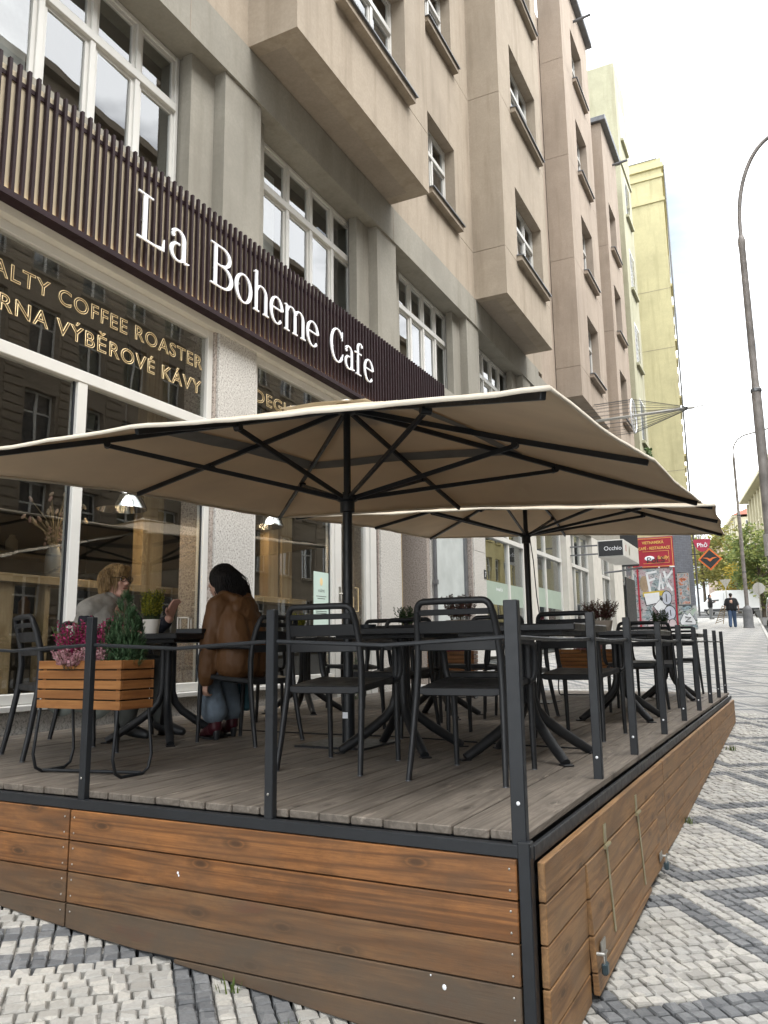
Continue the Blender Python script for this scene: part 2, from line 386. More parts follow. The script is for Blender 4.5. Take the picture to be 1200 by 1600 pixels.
def frange(a, b, s):
    n = max(1, int(round((b-a)/s))); return [a + (b-a)*i/n for i in range(n+1)]
ys_all = frange(-30, 30, .5) + frange(32, 160, 2)
# pavement follows the kerb
def strip(name, mat, xa, xb, ys, nx, dz=0.0, zf=None):
    vs = []; 
    for y in ys:
        a, b_ = xa(y), xb(y)
        for i in range(nx+1):
            x = a + (b_-a)*i/nx; vs.append((x, y, (zf or gz)(x, y) + dz))
    n = nx+1; fs = [(j*n+i, j*n+i+1, (j+1)*n+i+1, (j+1)*n+i) for j in range(len(ys)-1) for i in range(nx)]
    me = bpy.data.meshes.new(name); me.from_pydata(vs, [], fs); me.materials.append(mat); me.update()
    o = bpy.data.objects.new(name, me); COL.objects.link(o); return o
pavement = strip('pavement', m_pave, lambda y: -9.5 if y < 64 else -30, kerb_x, ys_all, 14, -.034)
tag(pavement, kind='structure')
m_asph = M('asphalt', (.055, .055, .055), .85, 0, .2, 3, .5, 120, .006)
m_kerb = granite('kerb_stone', (.42, .41, .39), (.33, .32, .30), (.15, .15, .14))
road = strip('road', m_asph, lambda y: kerb_x(y)+.14, lambda y: kerb_x(y)+8.2, ys_all, 8, -.15); tag(road, kind='structure')
crossroad = strip('road_crossing', m_asph, lambda y: -60, lambda y: kerb_x(y)-.3, frange(65.5, 82, 1.5), 20, .004); tag(crossroad, kind='structure')
pav2 = strip('far_pavement', m_pave, lambda y: kerb_x(y)+8.3, lambda y: kerb_x(y)+14, ys_all, 4, -.022); tag(pav2, kind='structure')
terrain = grid(frange(-400, 400, 25), frange(-300, 500, 25), lambda x, y: gz(max(-6, min(6, x)), min(y, 160)) - 1.2, 'ground', M('far_ground', (.2, .19, .17), .9, 0)); tag(terrain, kind='structure')
kb = empty('kerb', (0,0,0)); tag(kb, kind='structure')
y = 1.0; k = 0
while y < 64:
    l = .95 if y < 30 else 3.8
    x0, x1 = kerb_x(y), kerb_x(y+l)
    mb = MB(); z0, z1 = gz(x0, y), gz(x1, y+l); g_ = .006
    mb.add([(x0, y+g_, z0-.2), (x0+.13, y+g_, z0-.2), (x1+.13, y+l-g_, z1-.2), (x1, y+l-g_, z1-.2), (x0, y+g_, z0+.002), (x0+.13, y+g_, z0-.006), (x1+.13, y+l-g_, z1-.006), (x1, y+l-g_, z1+.002)],
           [(0,3,2,1),(4,5,6,7),(0,1,5,4),(1,2,6,5),(2,3,7,6),(3,0,4,7)])
    mb.build('kerb_stone', m_kerb, kb, bevel=.01); y += l; k += 1

# setts with edges and joints near the camera
def stone_mat(name, ramp_stops, sp):
    m, t, b = newmat(name); g = t.nodes.new('ShaderNodeNewGeometry')
    vo = t.nodes.new('ShaderNodeTexVoronoi'); vo.inputs['Scale'].default_value = 12.5; t.links.new(g.outputs['Position'], vo.inputs['Vector'])
    bw = t.nodes.new('ShaderNodeRGBToBW'); t.links.new(vo.outputs['Color'], bw.inputs[0])
    c = ramp(t, bw.outputs[0], ramp_stops)
    f = noise_n(t, g.outputs['Position'], 70, 5, .7); c = mixc(t, ramp(t, f, [(.3, .5), (.62, 0)]), c, sp)
    f2 = noise_n(t, g.outputs['Position'], 1.6, 4); c = mixc(t, ramp(t, f2, [(.5, 0), (.8, .3)]), c, (sp[0]*.9, sp[1]*.85, sp[2]*.7))
    t.links.new(c, b.inputs['Base Color']); b.inputs['Roughness'].default_value = .72; bump(t, b, f, .55, .006); MATS[name] = m; return m
m_sl = stone_mat('pale_stone', [(.2, (.31, .30, .275)), (.5, (.40, .393, .37)), (.8, (.48, .462, .42))], (.25, .24, .22))
m_sd = stone_mat('dark_stone', [(.2, (.115, .12, .127)), (.5, (.155, .161, .167)), (.8, (.205, .21, .214))], (.08, .084, .088))
setts = []
u_ = PER/18
def in_area(x, y):
    if y > 2.74 and x < -.84: return False
    if x > kerb_x(y) - .05: return False
    return (-5.2 < x < .6 and .9 < y < 2.76) or (-.9 < x and 2.5 < y < 12.5)
for ci in range(-7, 11):
    for cj in range(-4, 13):
        rects = []
        for i in range(18):
            for j in range(18):
                kk = min(i, 17-i, j, 17-j)
                if kk < 3: rects.append((i, i+1, j, j+1, kk in (1, 2)))
        for j in range(3, 15):
            x = 3.0; k = 0
            while x < 15 - 1e-6:
                wd = rnd.uniform(.85, 1.35)
                if k == 0 and j % 2: wd *= .6
                if 15 - (x+wd) < .6: wd = 15 - x
                rects.append((x, x+wd, j, j+1, False)); x += wd; k += 1
        for a, b_, c, d_, dk in rects:
            p = P0 + (ci + (a+b_)/36)*PER; q = Q0 + (cj + (c+d_)/36)*PER
            x = (p - q)*S2; y = (p + q)*S2
            if in_area(x, y): setts.append((x, y, (b_-a)*u_, (d_-c)*u_, dk))
def sett_geo(mb, x, y, wl, wd, rng, local=False):
    g_ = rng.uniform(.0026, .0056); hw, hd = wl/2-g_, wd/2-g_; c = rng.uniform(.003, .0065); z = gz(x, y); up = rng.uniform(-.003, .003)
    tl = [rng.uniform(-.002, .002) for _ in range(4)]; jt = [(rng.uniform(-.004, .003), rng.uniform(-.004, .003)) for _ in range(4)]
    sg = [(-1,-1),(1,-1),(1,1),(-1,1)]; vs = []
    def W(p, q, h): return (x + (p - q)*S2, y + (p + q)*S2, gz(x + (p-q)*S2, y + (p+q)*S2) + h)
    for (a, b_), (jx, jy) in zip(sg, jt): vs.append(W(a*(hw+jx), b_*(hd+jy), -.05))
    for (a, b_), (jx, jy), t_ in zip(sg, jt, tl): vs.append(W(a*(hw+jx), b_*(hd+jy), -.007+up))
    for (a, b_), (jx, jy), t_ in zip(sg, jt, tl): vs.append(W(a*(hw+jx-c), b_*(hd+jy-c), t_+up))
    mb.add(vs, [(0,1,5,4),(1,2,6,5),(2,3,7,6),(3,0,4,7),(4,5,9,8),(5,6,10,9),(6,7,11,10),(7,4,8,11),(8,9,10,11)])
CI = CAMROT.transposed()
def seen(x, y):
    c = CI @ Vector((x, y, gz(x, y) - .62))
    if c.z > -.1: return False
    u, v = -c.x/c.z*1235, -c.y/c.z*1235
    return abs(u) < 600 and abs(v) < 800
vis = sorted([s for s in setts if seen(s[0], s[1])], key=lambda s: s[0]**2 + s[1]**2 + .8)
near = set(map(id, vis[:300]))
rl, rd = MB(), MB()
for s in setts:
    if id(s) in near:
        mb = MB(); sett_geo(mb, *s[:4], rnd); mb.build('cobble', m_sd if s[4] else m_sl, pavement)
    else: sett_geo(rd if s[4] else rl, *s[:4], rnd)
tag(rl.build('pale_cobbles', m_sl, pavement), kind='stuff'); tag(rd.build('dark_cobbles', m_sd, pavement), kind='stuff')
# grass tufts at the foot of the deck
def blades(mb, c, n, h, spread, rng, w_=.004):
    for _ in range(n):
        a = rng.uniform(0, 6.28); r = spread*math.sqrt(rng.random()); p = Vector((c[0]+r*math.cos(a), c[1]+r*math.sin(a), c[2]))
        b_ = rng.uniform(0, 6.28); hh = h*rng.uniform(.5, 1); q = p + Vector((math.cos(b_)*hh*.4, math.sin(b_)*hh*.4, hh)); s_ = Vector((-math.sin(b_), math.cos(b_), 0))*w_
        mid = (p+q)/2 + Vector((0,0,hh*.12)); mb.add([p-s_, p+s_, mid+s_*.7, q, mid-s_*.7], [(0,1,2,3,4)])
m_grass = leafm('grass_green', (.06, .10, .02), (.16, .20, .05))
mb = MB()
for x, y, n in ((-.88, 5.95, 60), (-.8, 6.1, 20), (-.74, 9.3, 25), (-.86, 8.3, 25), (-.87, 4.9, 10), (-2.05, 2.62, 12), (-1.65, 2.45, 8)): blades(mb, (x, y, gz(x, y)-.01), n, .07, .05, rnd)
tag(mb.build('weeds', m_grass), 'green grass tufts growing from the joints along the deck foot', 'grass', kind='stuff')

# ------------------------------------------------------------------ facade frame
FA = math.atan(.015); FO = (-5.41, 0, 0)
FM = Matrix.Translation(FO) @ Matrix.Rotation(FA, 4, 'Z')
def fw(d, s, z): return FM @ Vector((d, s, z))
def wall(parent, name, mat, s0, s1, z0, z1, d0, d1, holes=()):
    "a wall d0..d1 deep with openings (s0,s1,z0,z1)"
    ss = sorted({s0, s1, *[min(max(h[i], s0), s1) for h in holes for i in (0, 1)]}); zs = sorted({z0, z1, *[min(max(h[i], z0), z1) for h in holes for i in (2, 3)]})
    mb = MB(); n = 0
    # merge cells by column runs, drawn as one skin without inner seams
    def solid(i, j):
        if not (0 <= i < len(ss)-1 and 0 <= j < len(zs)-1): return False
        a, c = (ss[i]+ss[i+1])/2, (zs[j]+zs[j+1])/2
        return not any(h[0] < a < h[1] and h[2] < c < h[3] for h in holes)
    for i in range(len(ss)-1):
        for j in range(len(zs)-1):
            if not solid(i, j): continue
            a, b_, c, e = ss[i], ss[i+1], zs[j], zs[j+1]
            mb.add([(d1,a,c),(d1,b_,c),(d1,b_,e),(d1,a,e)], [(0,1,2,3)]); mb.add([(d0,a,c),(d0,a,e),(d0,b_,e),(d0,b_,c)], [(0,1,2,3)])
            if not solid(i-1, j): mb.add([(d0,a,c),(d1,a,c),(d1,a,e),(d0,a,e)], [(0,1,2,3)])
            if not solid(i+1, j): mb.add([(d0,b_,c),(d0,b_,e),(d1,b_,e),(d1,b_,c)], [(0,1,2,3)])
            if not solid(i, j-1): mb.add([(d0,a,c),(d0,b_,c),(d1,b_,c),(d1,a,c)], [(0,1,2,3)])
            if not solid(i, j+1): mb.add([(d0,a,e),(d1,a,e),(d1,b_,e),(d0,b_,e)], [(0,1,2,3)])
    me = bpy.data.meshes.new(name); me.from_pydata(mb.v, [], mb.f); me.materials.append(mat); me.update()
    o = bpy.data.objects.new(name, me); COL.objects.link(o); o.parent = parent; return o
def fbox(parent, name, mat, d0, d1, s0, s1, z0, z1, bevel=0): return MB().box(d0, d1, s0, s1, z0, z1).build(name, mat, parent, bevel=bevel)
def window(parent, s0, s1, z0, z1, d, cols, tz, frame=m_white, gl=None, fw_=.055, sash=.045, label=None, tilt=True, blind=None):
    "casement window: outer frame, mullions, a transom at tz, sashes, one pane per light"
    gl = gl or m_wglass; mb = MB(); dp = .09
    mb.box(d-dp, d, s0, s0+fw_, z0, z1); mb.box(d-dp, d, s1-fw_, s1, z0, z1); mb.box(d-dp+.002, d-.002, s0+fw_, s1-fw_, z0, z0+fw_); mb.box(d-dp+.002, d-.002, s0+fw_, s1-fw_, z1-fw_, z1)
    w_ = (s1 - s0 - fw_)/cols; zz = [z0+fw_, z1-fw_]
    if tz: mb.box(d-dp+.004, d+.02, s0+fw_, s1-fw_, tz-.05, tz+.05); zz = [z0+fw_, tz-.05, tz+.05, z1-fw_]
    for c in range(1, cols): mb.box(d-dp, d+.008, s0+fw_/2+c*w_-.035, s0+fw_/2+c*w_+.035, z0+fw_, z1-fw_)
    f = mb.build('window', frame, parent, bevel=.006)
    if label: f['label'] = label
    for c in range(cols):
        a = s0+fw_/2+c*w_ + (fw_/2 if c == 0 else .035); b_ = s0+fw_/2+(c+1)*w_ - (fw_/2 if c == cols-1 else .035)
        for k in range(0, len(zz), 2):
            z_a, z_b = zz[k], zz[k+1]
            sb = MB(); e = d-.02
            sb.box(e-.04, e, a, a+sash, z_a, z_b); sb.box(e-.04, e, b_-sash, b_, z_a, z_b); sb.box(e-.038, e-.002, a+sash, b_-sash, z_a, z_a+sash); sb.box(e-.038, e-.002, a+sash, b_-sash, z_b-sash, z_b)
            sb.build('sash', frame, f)
            t1, t2 = (rnd.uniform(-.008, .008), rnd.uniform(-.006, .006)) if tilt else (0, 0)
            pm = MB().add([(e-.02-t1-t2, a+sash-.004, z_a+sash-.004), (e-.02+t1-t2, b_-sash+.004, z_a+sash-.004), (e-.02+t1+t2, b_-sash+.004, z_b-sash+.004), (e-.02-t1+t2, a+sash-.004, z_b-sash+.004)], [(0,1,2,3)])
            pm.build('pane', gl, f)
    return f

# ------------------------------------------------------------------ cafe building
cafe = empty('cafe_building', FO, FA, 'grey and beige apartment building with the cafe on its ground floor', 'building')
PIL = [(-1.45, -.72), (2.55, 3.26), (6.69, 7.40), (10.69, 11.42), (14.84, 15.55), (18.95, 19.5)]
# pilasters of granite slabs
for a, b_ in PIL[:5]:
    zz = [-1.0, .95, 2.55, 4.19]
    for z0, z1 in zip(zz[:-1], zz[1:]): fbox(cafe, 'pilaster_slab', m_granite, -.45, 0, a, b_, z0+.003, z1-.003, .004)
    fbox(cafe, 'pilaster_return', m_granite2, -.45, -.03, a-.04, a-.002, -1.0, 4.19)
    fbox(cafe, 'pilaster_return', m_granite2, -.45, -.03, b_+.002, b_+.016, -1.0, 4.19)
# wall above the shop openings, hidden behind the sign in part
wall(cafe, 'fascia_wall', m_grey, -4, 20.3, 4.19, 5.56, -.5, .0)
fbox(cafe, 'shutter_box', m_oldwhite, -.26, .035, -4, 13.2, 4.17, 4.252)
fbox(cafe, 'shutter_box', m_oldwhite, -.12, -.06, -4, 13.2, 4.10, 4.168)
# mezzanine: stepped piers, beam
MW = [(-1.95, 1.1), (2.05, 6.30), (7.92, 10.50), (12.14, 14.60), (16.2, 18.7)]
MW[0] = (-2.2, 2.1); MW[1] = (3.72, 6.30)
wall(cafe, 'mezzanine_wall', m_grey, -4, 20.3, 5.562, 7.50, -.65, -.30, [(a, b_, 5.6, 7.5) for a, b_ in MW])
for a, b_ in ((2.55, 3.26), (6.69, 7.42), (10.69, 11.40), (14.84, 15.58), (18.9, 19.6)):
    fbox(cafe, 'pier', m_grey, -.298, .0, a, b_, 5.562, 7.498)
    fbox(cafe, 'pier_step', m_grey, -.298, -.16, a-.42, a-.002, 5.562, 7.496)
    fbox(cafe, 'pier_step', m_grey, -.298, -.16, b_+.002, b_+.30, 5.562, 7.496)
fbox(cafe, 'beam', m_grey, -.66, .03, -4, 20.4, 7.50, 8.12)
for s0 in (3.0, 6.0, 11.25, 15.35, 19.2):
    fbox(cafe, 'beam_joint', m_soffit, .028, .0335, s0, s0+.012, 7.5, 8.12)
for (a, b_), c in zip(MW, (5, 4, 4, 4, 4)):
    window(cafe, a+.01, b_-.01, 5.0 if False else 5.6, 7.495, -.36, c, 6.82, m_white)
    fbox(cafe, 'curtain', M('net_curtain', (.55, .55, .53), .9, 0, .1, 9), -.66, -.655, a+.1, a+.75, 5.6, 7.4)
# upper storeys: recessed wall and bays
STZ = [9.42, 13.17, 16.92, 20.67]
ZTOP = 23.6
def spikes(parent, s0, s1, z, d):
    mb = MB(); n = int((s1-s0)/.05); pts = []
    for i in range(n+1): pts.append((d + .012*((i % 3)-1), s0+(s1-s0)*i/n, z + (.10 if i % 2 else .01)))
    mb.tube(pts, .006, 4); mb.build('bird_spikes', m_black, parent)
def sill(parent, s0, s1, z, d, spk=False):
    f = fbox(parent, 'sill', m_beige if parent is cafe else m_mauve, d-.2, d+.13, s0-.1, s1+.1, z-.16, z-.03, .008)
    mb = MB().add([(d-.22, s0-.12, z+.01), (d+.17, s0-.12, z-.028), (d+.17, s1+.12, z-.028), (d-.22, s1+.12, z+.01), (d-.22, s0-.12, z-.02), (d+.17, s0-.12, z-.052), (d+.17, s1+.12, z-.052), (d-.22, s1+.12, z-.02)],
        [(0,1,2,3),(4,7,6,5),(0,4,5,1),(1,5,6,2),(2,6,7,3),(3,7,4,0)]); mb.build('flashing', m_sheet, f)
    if spk: spikes(f, s0, s1, z-.01, d+.06)
def bay(parent, mat, s0, s1, z0, z1, D, sills, wins, cols, groove=True, spk=(), hgt=1.75, gl=None, top=False):
    holes = [(a, b_, z, z+hgt) for z in sills for a, b_ in wins]
    cuts = [z0] + [z+.0 for z in sills if groove and z0+.5 < z < z1] + [z1]
    cuts = [z0] + [z-.17 for z in sills if groove] + [z1]
    for c0, c1 in zip(cuts[:-1], cuts[1:]):
        g_ = .012 if c1 != z1 else 0
        wall(parent, 'bay_front', mat, s0, s1, c0, c1-g_, D-.32, D, holes)
        MB().box(.0, D-.32, s0, s0+.2, c0, c1-g_).build('bay_side', mat, parent)
        MB().box(.0, D-.32, s1-.2, s1, c0, c1-g_).build('bay_side', mat, parent)
    fbox(parent, 'bay_soffit', m_soffit, .002, D-.32, s0+.2, s1-.2, z0, z0+.1)
    fbox(parent, 'bay_core', m_interior, .0, D-.6, s0+.21, s1-.21, z0+.12, z1-.05)  # dark fill behind the bay windows, room darkness put into its colour
    for i, z in enumerate(sills):
        for a, b_ in wins:
            if z + hgt > z1: continue
            window(parent, a, b_, z, z+hgt, D-.24, cols, z+hgt*.66, m_white, gl); sill(parent, a, b_, z, D, i in spk)
holes = [(a, b_, z, z+1.72) for z in STZ[:3] for a, b_ in ((12.95, 14.42), (19.62, 20.2), (4.0, 5.5))]
cuts = [8.122] + [z-.17 for z in STZ] + [ZTOP]
for c0, c1 in zip(cuts[:-1], cuts[1:]):
    wall(cafe, 'upper_wall', m_beige, -4, 20.9, c0, c1-(.012 if c1 != ZTOP else 0), -.4, .0, holes)
for z in STZ[:3]:
    for i, (a, b_) in enumerate(((12.95, 14.42), (4.0, 5.5))):
        window(cafe, a, b_, z, z+1.72, -.22, 2, z+1.15, m_white); sill(cafe, a, b_, z, 0, z < 10)
bay(cafe, m_beige, 7.11, 11.19, 8.14, ZTOP, .74, STZ, [(8.15, 10.32)], 3, spk=(0,))
bay(cafe, m_beige, 15.42, 19.2, 8.14, ZTOP, .74, STZ, [(16.38, 18.62)], 3, spk=(0, 1))
bay(cafe, m_beige, -1.2, 2.9, 8.14, ZTOP, .74, STZ[:2], [(-.2, 2.0)], 3)
fbox(cafe, 'roof', m_sheet, -8, .95, -4, 20.9, ZTOP, ZTOP+.25)
fbox(cafe, 'rear_mass', m_interior, -8, -1.6, -4, 20.9, 5.6, ZTOP-.01)  # dark block behind the panes, its colour stands in for unlit rooms
fbox(cafe, 'party_wall', m_beige, -8, .0, -4.3, -4.002, -1.5, ZTOP)
# plinths and shop windows
m_plinth = granite('granite_plinth', (.42, .40, .37), (.31, .30, .28), (.11, .11, .10))
for a, b_ in ((-.68, 2.50), (3.29, 6.64), (7.42, 9.37)): fbox(cafe, 'plinth', m_plinth, -.45, -.02, a, b_, -1.0, .165, .004)
def shopwin(s0, s1, z0, z1, d, mull, trz):
    f_ = .085; mb = MB(); dp = .1
    mb.box(d-dp, d, s0, s0+f_, z0, z1); mb.box(d-dp, d, s1-f_, s1, z0, z1); mb.box(d-dp+.002, d-.001, s0+f_, s1-f_, z0, z0+f_); mb.box(d-dp+.002, d-.001, s0+f_, s1-f_, z1-f_, z1)
    if trz: mb.box(d-dp+.004, d+.012, s0+f_, s1-f_, trz-.055, trz+.055)
    for m_ in mull: mb.box(d-dp+.003, d+.006, m_-.055, m_+.055, z0+f_, (trz-.055) if trz else z1-f_)
    mb.box(d-.02, d+.08, s0, s1, z0-.05, z0-.002)
    f = mb.build('shop_window', m_white, cafe, bevel=.006)
    g_ = MB(); ed = [s0+f_] + mull + [s1-f_]
    for i in range(len(ed)-1):
        a = ed[i] + (.055 if i else 0); b_ = ed[i+1] - (.055 if i < len(ed)-2 else 0)
        MB().box(d-.05, d-.044, a, b_, z0+f_, (trz-.055) if trz else z1-f_).build('pane', m_glass, f)
        gk = MB()
        for e0, e1 in ((a, a+.02), (b_-.02, b_)): gk.box(d-.043, d-.03, e0, e1, z0+f_, (trz-.055) if trz else z1-f_)
        gk.build('gasket', m_black, f)
    if trz: MB().box(d-.05, d-.044, s0+f_, s1-f_, trz+.055, z1-f_).build('pane', m_glass, f)
    return f
sw1 = shopwin(3.345, 6.65, .22, 4.165, -.055, [4.84], 3.08)
sw0 = shopwin(-.68, 2.51, .22, 4.165, -.055, [.9], 3.08)
sw2 = shopwin(7.42, 9.37, .22, 4.165, -.055, [], 3.08)
# glazed door
door = MB(); d = -.055
door.box(d-.08, d+.0, 9.385, 9.56, -.12, 3.025); door.box(d-.08, d, 10.30, 10.415, -.12, 3.025); door.box(d-.078, d-.002, 9.56, 10.30, -.12, .16); door.box(d-.078, d-.002, 9.56, 10.30, 2.88, 3.025)
door_o = door.build('glazed_door', m_white, cafe, bevel=.005)
MB().box(d-.05, d-.044, 9.56, 10.30, .16, 2.88).build('pane', m_glass, door_o)
hb = MB(); hb.tube([(d, 9.50, 1.38), (d+.06, 9.50, 1.38), (d+.065, 9.53, 1.38), (d+.065, 9.66, 1.38)], .012, 8); hb.box(d, d+.008, 9.475, 9.525, 1.28, 1.48); hb.build('handle', m_steel, door_o, 40)
MB().tube([(d, 9.50, .92), (d+.03, 9.50, .92)], .02, 10).build('lock', m_steel, door_o, 40)
fbox(cafe, 'door_frame', m_white, d-.1, d+.02, 10.42, 10.60, -.3, 4.16); fl = fbox(cafe, 'fanlight', m_white, d-.1, d, 9.375, 10.415, 3.03, 3.13)
MB().box(d-.05, d-.044, 9.375, 10.415, 3.13, 4.16).build('pane', m_glass, fl)
fbox(cafe, 'door_step', m_granite, -.5, .1, 9.38, 10.6, -.6, -.14)
# text helper
def text_mesh(body, size, mat, name, parent, M_, outline=0, extrude=.0, spacing=1.0, align='LEFT', xs=1.0, shear=0, bold=0):
    c = bpy.data.curves.new('text', 'FONT'); c.body = body; c.size = size; c.space_character = spacing; c.align_x = align; c.shear = shear
    if outline: c.fill_mode = 'NONE'; c.bevel_depth = outline; c.bevel_resolution = 0
    else: c.extrude = extrude; c.offset = bold
    c.resolution_u = 4
    o = bpy.data.objects.new('text', c); COL.objects.link(o)
    dg = bpy.context.evaluated_depsgraph_get(); dg.update(); me = bpy.data.meshes.new_from_object(o.evaluated_get(dg))
    bpy.data.objects.remove(o); bpy.data.curves.remove(c)
    me.transform(M_ @ Matrix.Diagonal((xs, 1, 1, 1))); me.name = name; me.materials.clear(); me.materials.append(mat)
    o = bpy.data.objects.new(name, me); COL.objects.link(o); o.parent = parent; return o
def on_facade(d, s, z):     # text running along +s, upright, facing the street
    return Matrix(((0, 0, 1, d), (1, 0, 0, s), (0, 1, 0, z), (0, 0, 0, 1)))
def facing_south(x, y, z):  # text running along +x, facing -y
    return Matrix(((1, 0, 0, x), (0, 0, -1, y), (0, 1, 0, z), (0, 0, 0, 1)))
def text_w(body, size, **k):
    c = bpy.data.curves.new('t', 'FONT'); c.body = body; c.size = size; c.space_character = k.get('spacing', 1); o = bpy.data.objects.new('t', c); COL.objects.link(o)
    dg = bpy.context.evaluated_depsgraph_get(); dg.update(); w_ = o.evaluated_get(dg).dimensions.x; bpy.data.objects.remove(o); bpy.data.curves.remove(c); return w_
def row(body, s_left, z, size, target, parent, dd, ol):
    k = target/text_w(body, size, spacing=1.12); x = 0
    for i, ch in enumerate(body):
        x = text_w(body[:i] + 'I', size, spacing=1.12) - text_w('I', size, spacing=1.12) if i else 0
        if ch != ' ': text_mesh(ch, size, m_gold, 'letter', parent, on_facade(dd, s_left + k*(x + .012), z), outline=ol, xs=k)
row('SPECIALTY COFFEE ROASTER', 3.25, 3.69, .205, 3.23, sw1, -.094, .0042)
row('PRAŽÍRNA VÝBĚROVÉ KÁVY', 3.25, 3.405, .205, 3.22, sw1, -.094, .0042)
row('DEGUSTACE', 7.48, 3.62, .22, 1.75, sw2, -.094, .004)
gd = MB()   # the gold line emblem on the door pane: small strokes and a bracket, as far as the photo shows it
for i in range(6): gd.box(d-.0438, d-.0415, 9.78, 9.9+.03*(i % 3), 1.60-.035*i, 1.612-.035*i)
gd.tube([(d-.042, 10.02, 1.50), (d-.042, 10.12, 1.50), (d-.042, 10.12, 1.16), (d-.042, 9.98, 1.16)], .006, 4)
gd.tube([(d-.042, 9.78, 1.36), (d-.042, 9.98, 1.36), (d-.042, 9.98, 1.22), (d-.042, 9.78, 1.22)], .005, 4)
gd.tube([(d-.042, 9.84, 1.08), (d-.042, 10.08, 1.08)], .005, 4)
gd.build('emblem', m_gold, door_o)
# poster in the window by the door
m_mint = M('mint_paper', (.50, .62, .56), .7, 0, .03, 3)
pst = MB().box(-.098, -.0955, 8.88, 9.27, .86, 1.65).build('poster', m_mint); pst.parent = None
pst.matrix_world = FM; tag(pst, 'pale mint paper notice taped inside the glass beside the cafe door', 'poster')
m_ink = M('ink', (.08, .09, .085), .8, 0, .1)
text_mesh('VAŘÍME', .05, m_ink, 'lettering', pst, on_facade(-.0945, 8.99, 1.38)); text_mesh('BONVIVANTI', .05, m_ink, 'lettering', pst, on_facade(-.0945, 8.925, 1.18))
ln = MB()
for i, (z, a, b_) in enumerate(((1.32, 9.28, 9.54), (1.29, 9.31, 9.51), (1.12, 9.27, 9.55), (1.095, 9.27, 9.55), (1.07, 9.3, 9.52), (1.03, 9.27, 9.5))): ln.box(-.0954, -.0944, a-.335, b_-.335, z, z+.009)
ln.build('print_line', m_ink, pst); MB().ell((-.0955, 9.075, 1.52), (.002, .04, .055)).build('crest', m_gold, pst)
# interior room of the cafe
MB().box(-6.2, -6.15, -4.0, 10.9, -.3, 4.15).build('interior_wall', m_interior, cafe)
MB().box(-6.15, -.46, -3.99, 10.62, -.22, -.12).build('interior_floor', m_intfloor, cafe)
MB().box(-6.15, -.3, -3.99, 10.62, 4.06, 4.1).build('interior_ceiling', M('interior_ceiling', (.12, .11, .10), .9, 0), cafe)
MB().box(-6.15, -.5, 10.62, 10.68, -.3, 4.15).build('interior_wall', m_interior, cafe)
wf = empty('wooden_counter', FO, FA, 'long pine window counter with timber posts inside the cafe', 'counter')
MB().box(-1.0, -.66, 3.4, 7.3, 1.25, 1.325).build('counter_top', m_pine, wf, bevel=.004); MB().box(-1.0, -.66, 7.5, 9.6, 1.25, 1.325).build('counter_top', m_pine, wf, bevel=.004)
for a, b_, z0, z1 in ((6.34, 6.66, 1.327, 4.05), (5.11, 5.17, -.11, 1.248), (8.70, 8.94, 1.327, 4.05), (9.02, 9.28, 1.327, 4.05), (4.55, 4.78, -.11, 1.248), (3.95, 4.03, 1.327, 4.05)): MB().box(-.84, -.7, a, b_, z0, z1).build('post', m_pinez, wf, bevel=.004)
shelf = empty('wall_shelf', FO, FA, 'brown wooden shelf with jars on the back wall inside the cafe', 'shelf')
MB().box(-6.1, -5.7, 2.2, 9.6, 1.2, 1.26).build('board', m_pine, shelf); MB().box(-6.1, -5.7, 2.2, 9.6, 2.2, 2.26).build('board', m_pine, shelf)
jr = random.Random(3)
for i in range(22):
    s = 2.4 + i*.32; MB().lathe([(.09, 0), (.1, .04), (.1, .2), (.05, .27), (.05, .3)], (-5.9, s, 1.262 if i % 2 else 2.262), 10).build('jar', M('jar_%d' % (i % 3), ((.3, .16, .07), (.12, .1, .08), (.4, .33, .22))[i % 3], .4, 0), shelf, 40)
m_warm = M('warm_panel', (.25, .10, .035), .7, 0, .3, 2)
MB().box(-6.14, -6.1, 2.0, 6.2, 1.3, 3.2).build('back_panel', m_warm, shelf)
def pendant(s, z, label):
    r_ = empty('pendant_lamp', tuple(fw(-.5, s, z)), FA, label, 'lamp', 'chrome lamps in the cafe window')
    m_chrome = M('chrome', (.75, .75, .75), .06, 1, .05)
    MB().lathe([(.035, .30), (.10, .285), (.115, .27), (.125, .165), (.185, .14), (.205, .12), (.255, .0), (.248, .0), (.20, .11), (.12, .15), (.1, .26), (.0, .275)], (0,0,0), 28).build('lamp_shade', m_chrome, r_, 35)
    MB().ell((0,0,.1), (.045,)*3).build('bulb', m_tungsten, r_, 60); pl_ = bpy.data.lights.new('bulb_light', 'POINT'); pl_.energy = 4.2; pl_.color = (1, .74, .45); pl_.shadow_soft_size = .06; po_ = bpy.data.objects.new('bulb_light', pl_); COL.objects.link(po_); po_.parent = r_; po_.location = (0, 0, .03); MB().tube([(0,0,.29), (0,0,3.98-z)], .006, 6).build('cord', m_black, r_)
    return r_
pendant(5.82, 2.05, 'chrome dome pendant lamp in the cafe window above the blond guest')
pendant(8.32, 2.20, 'chrome dome pendant lamp in the window beside the granite pilaster')
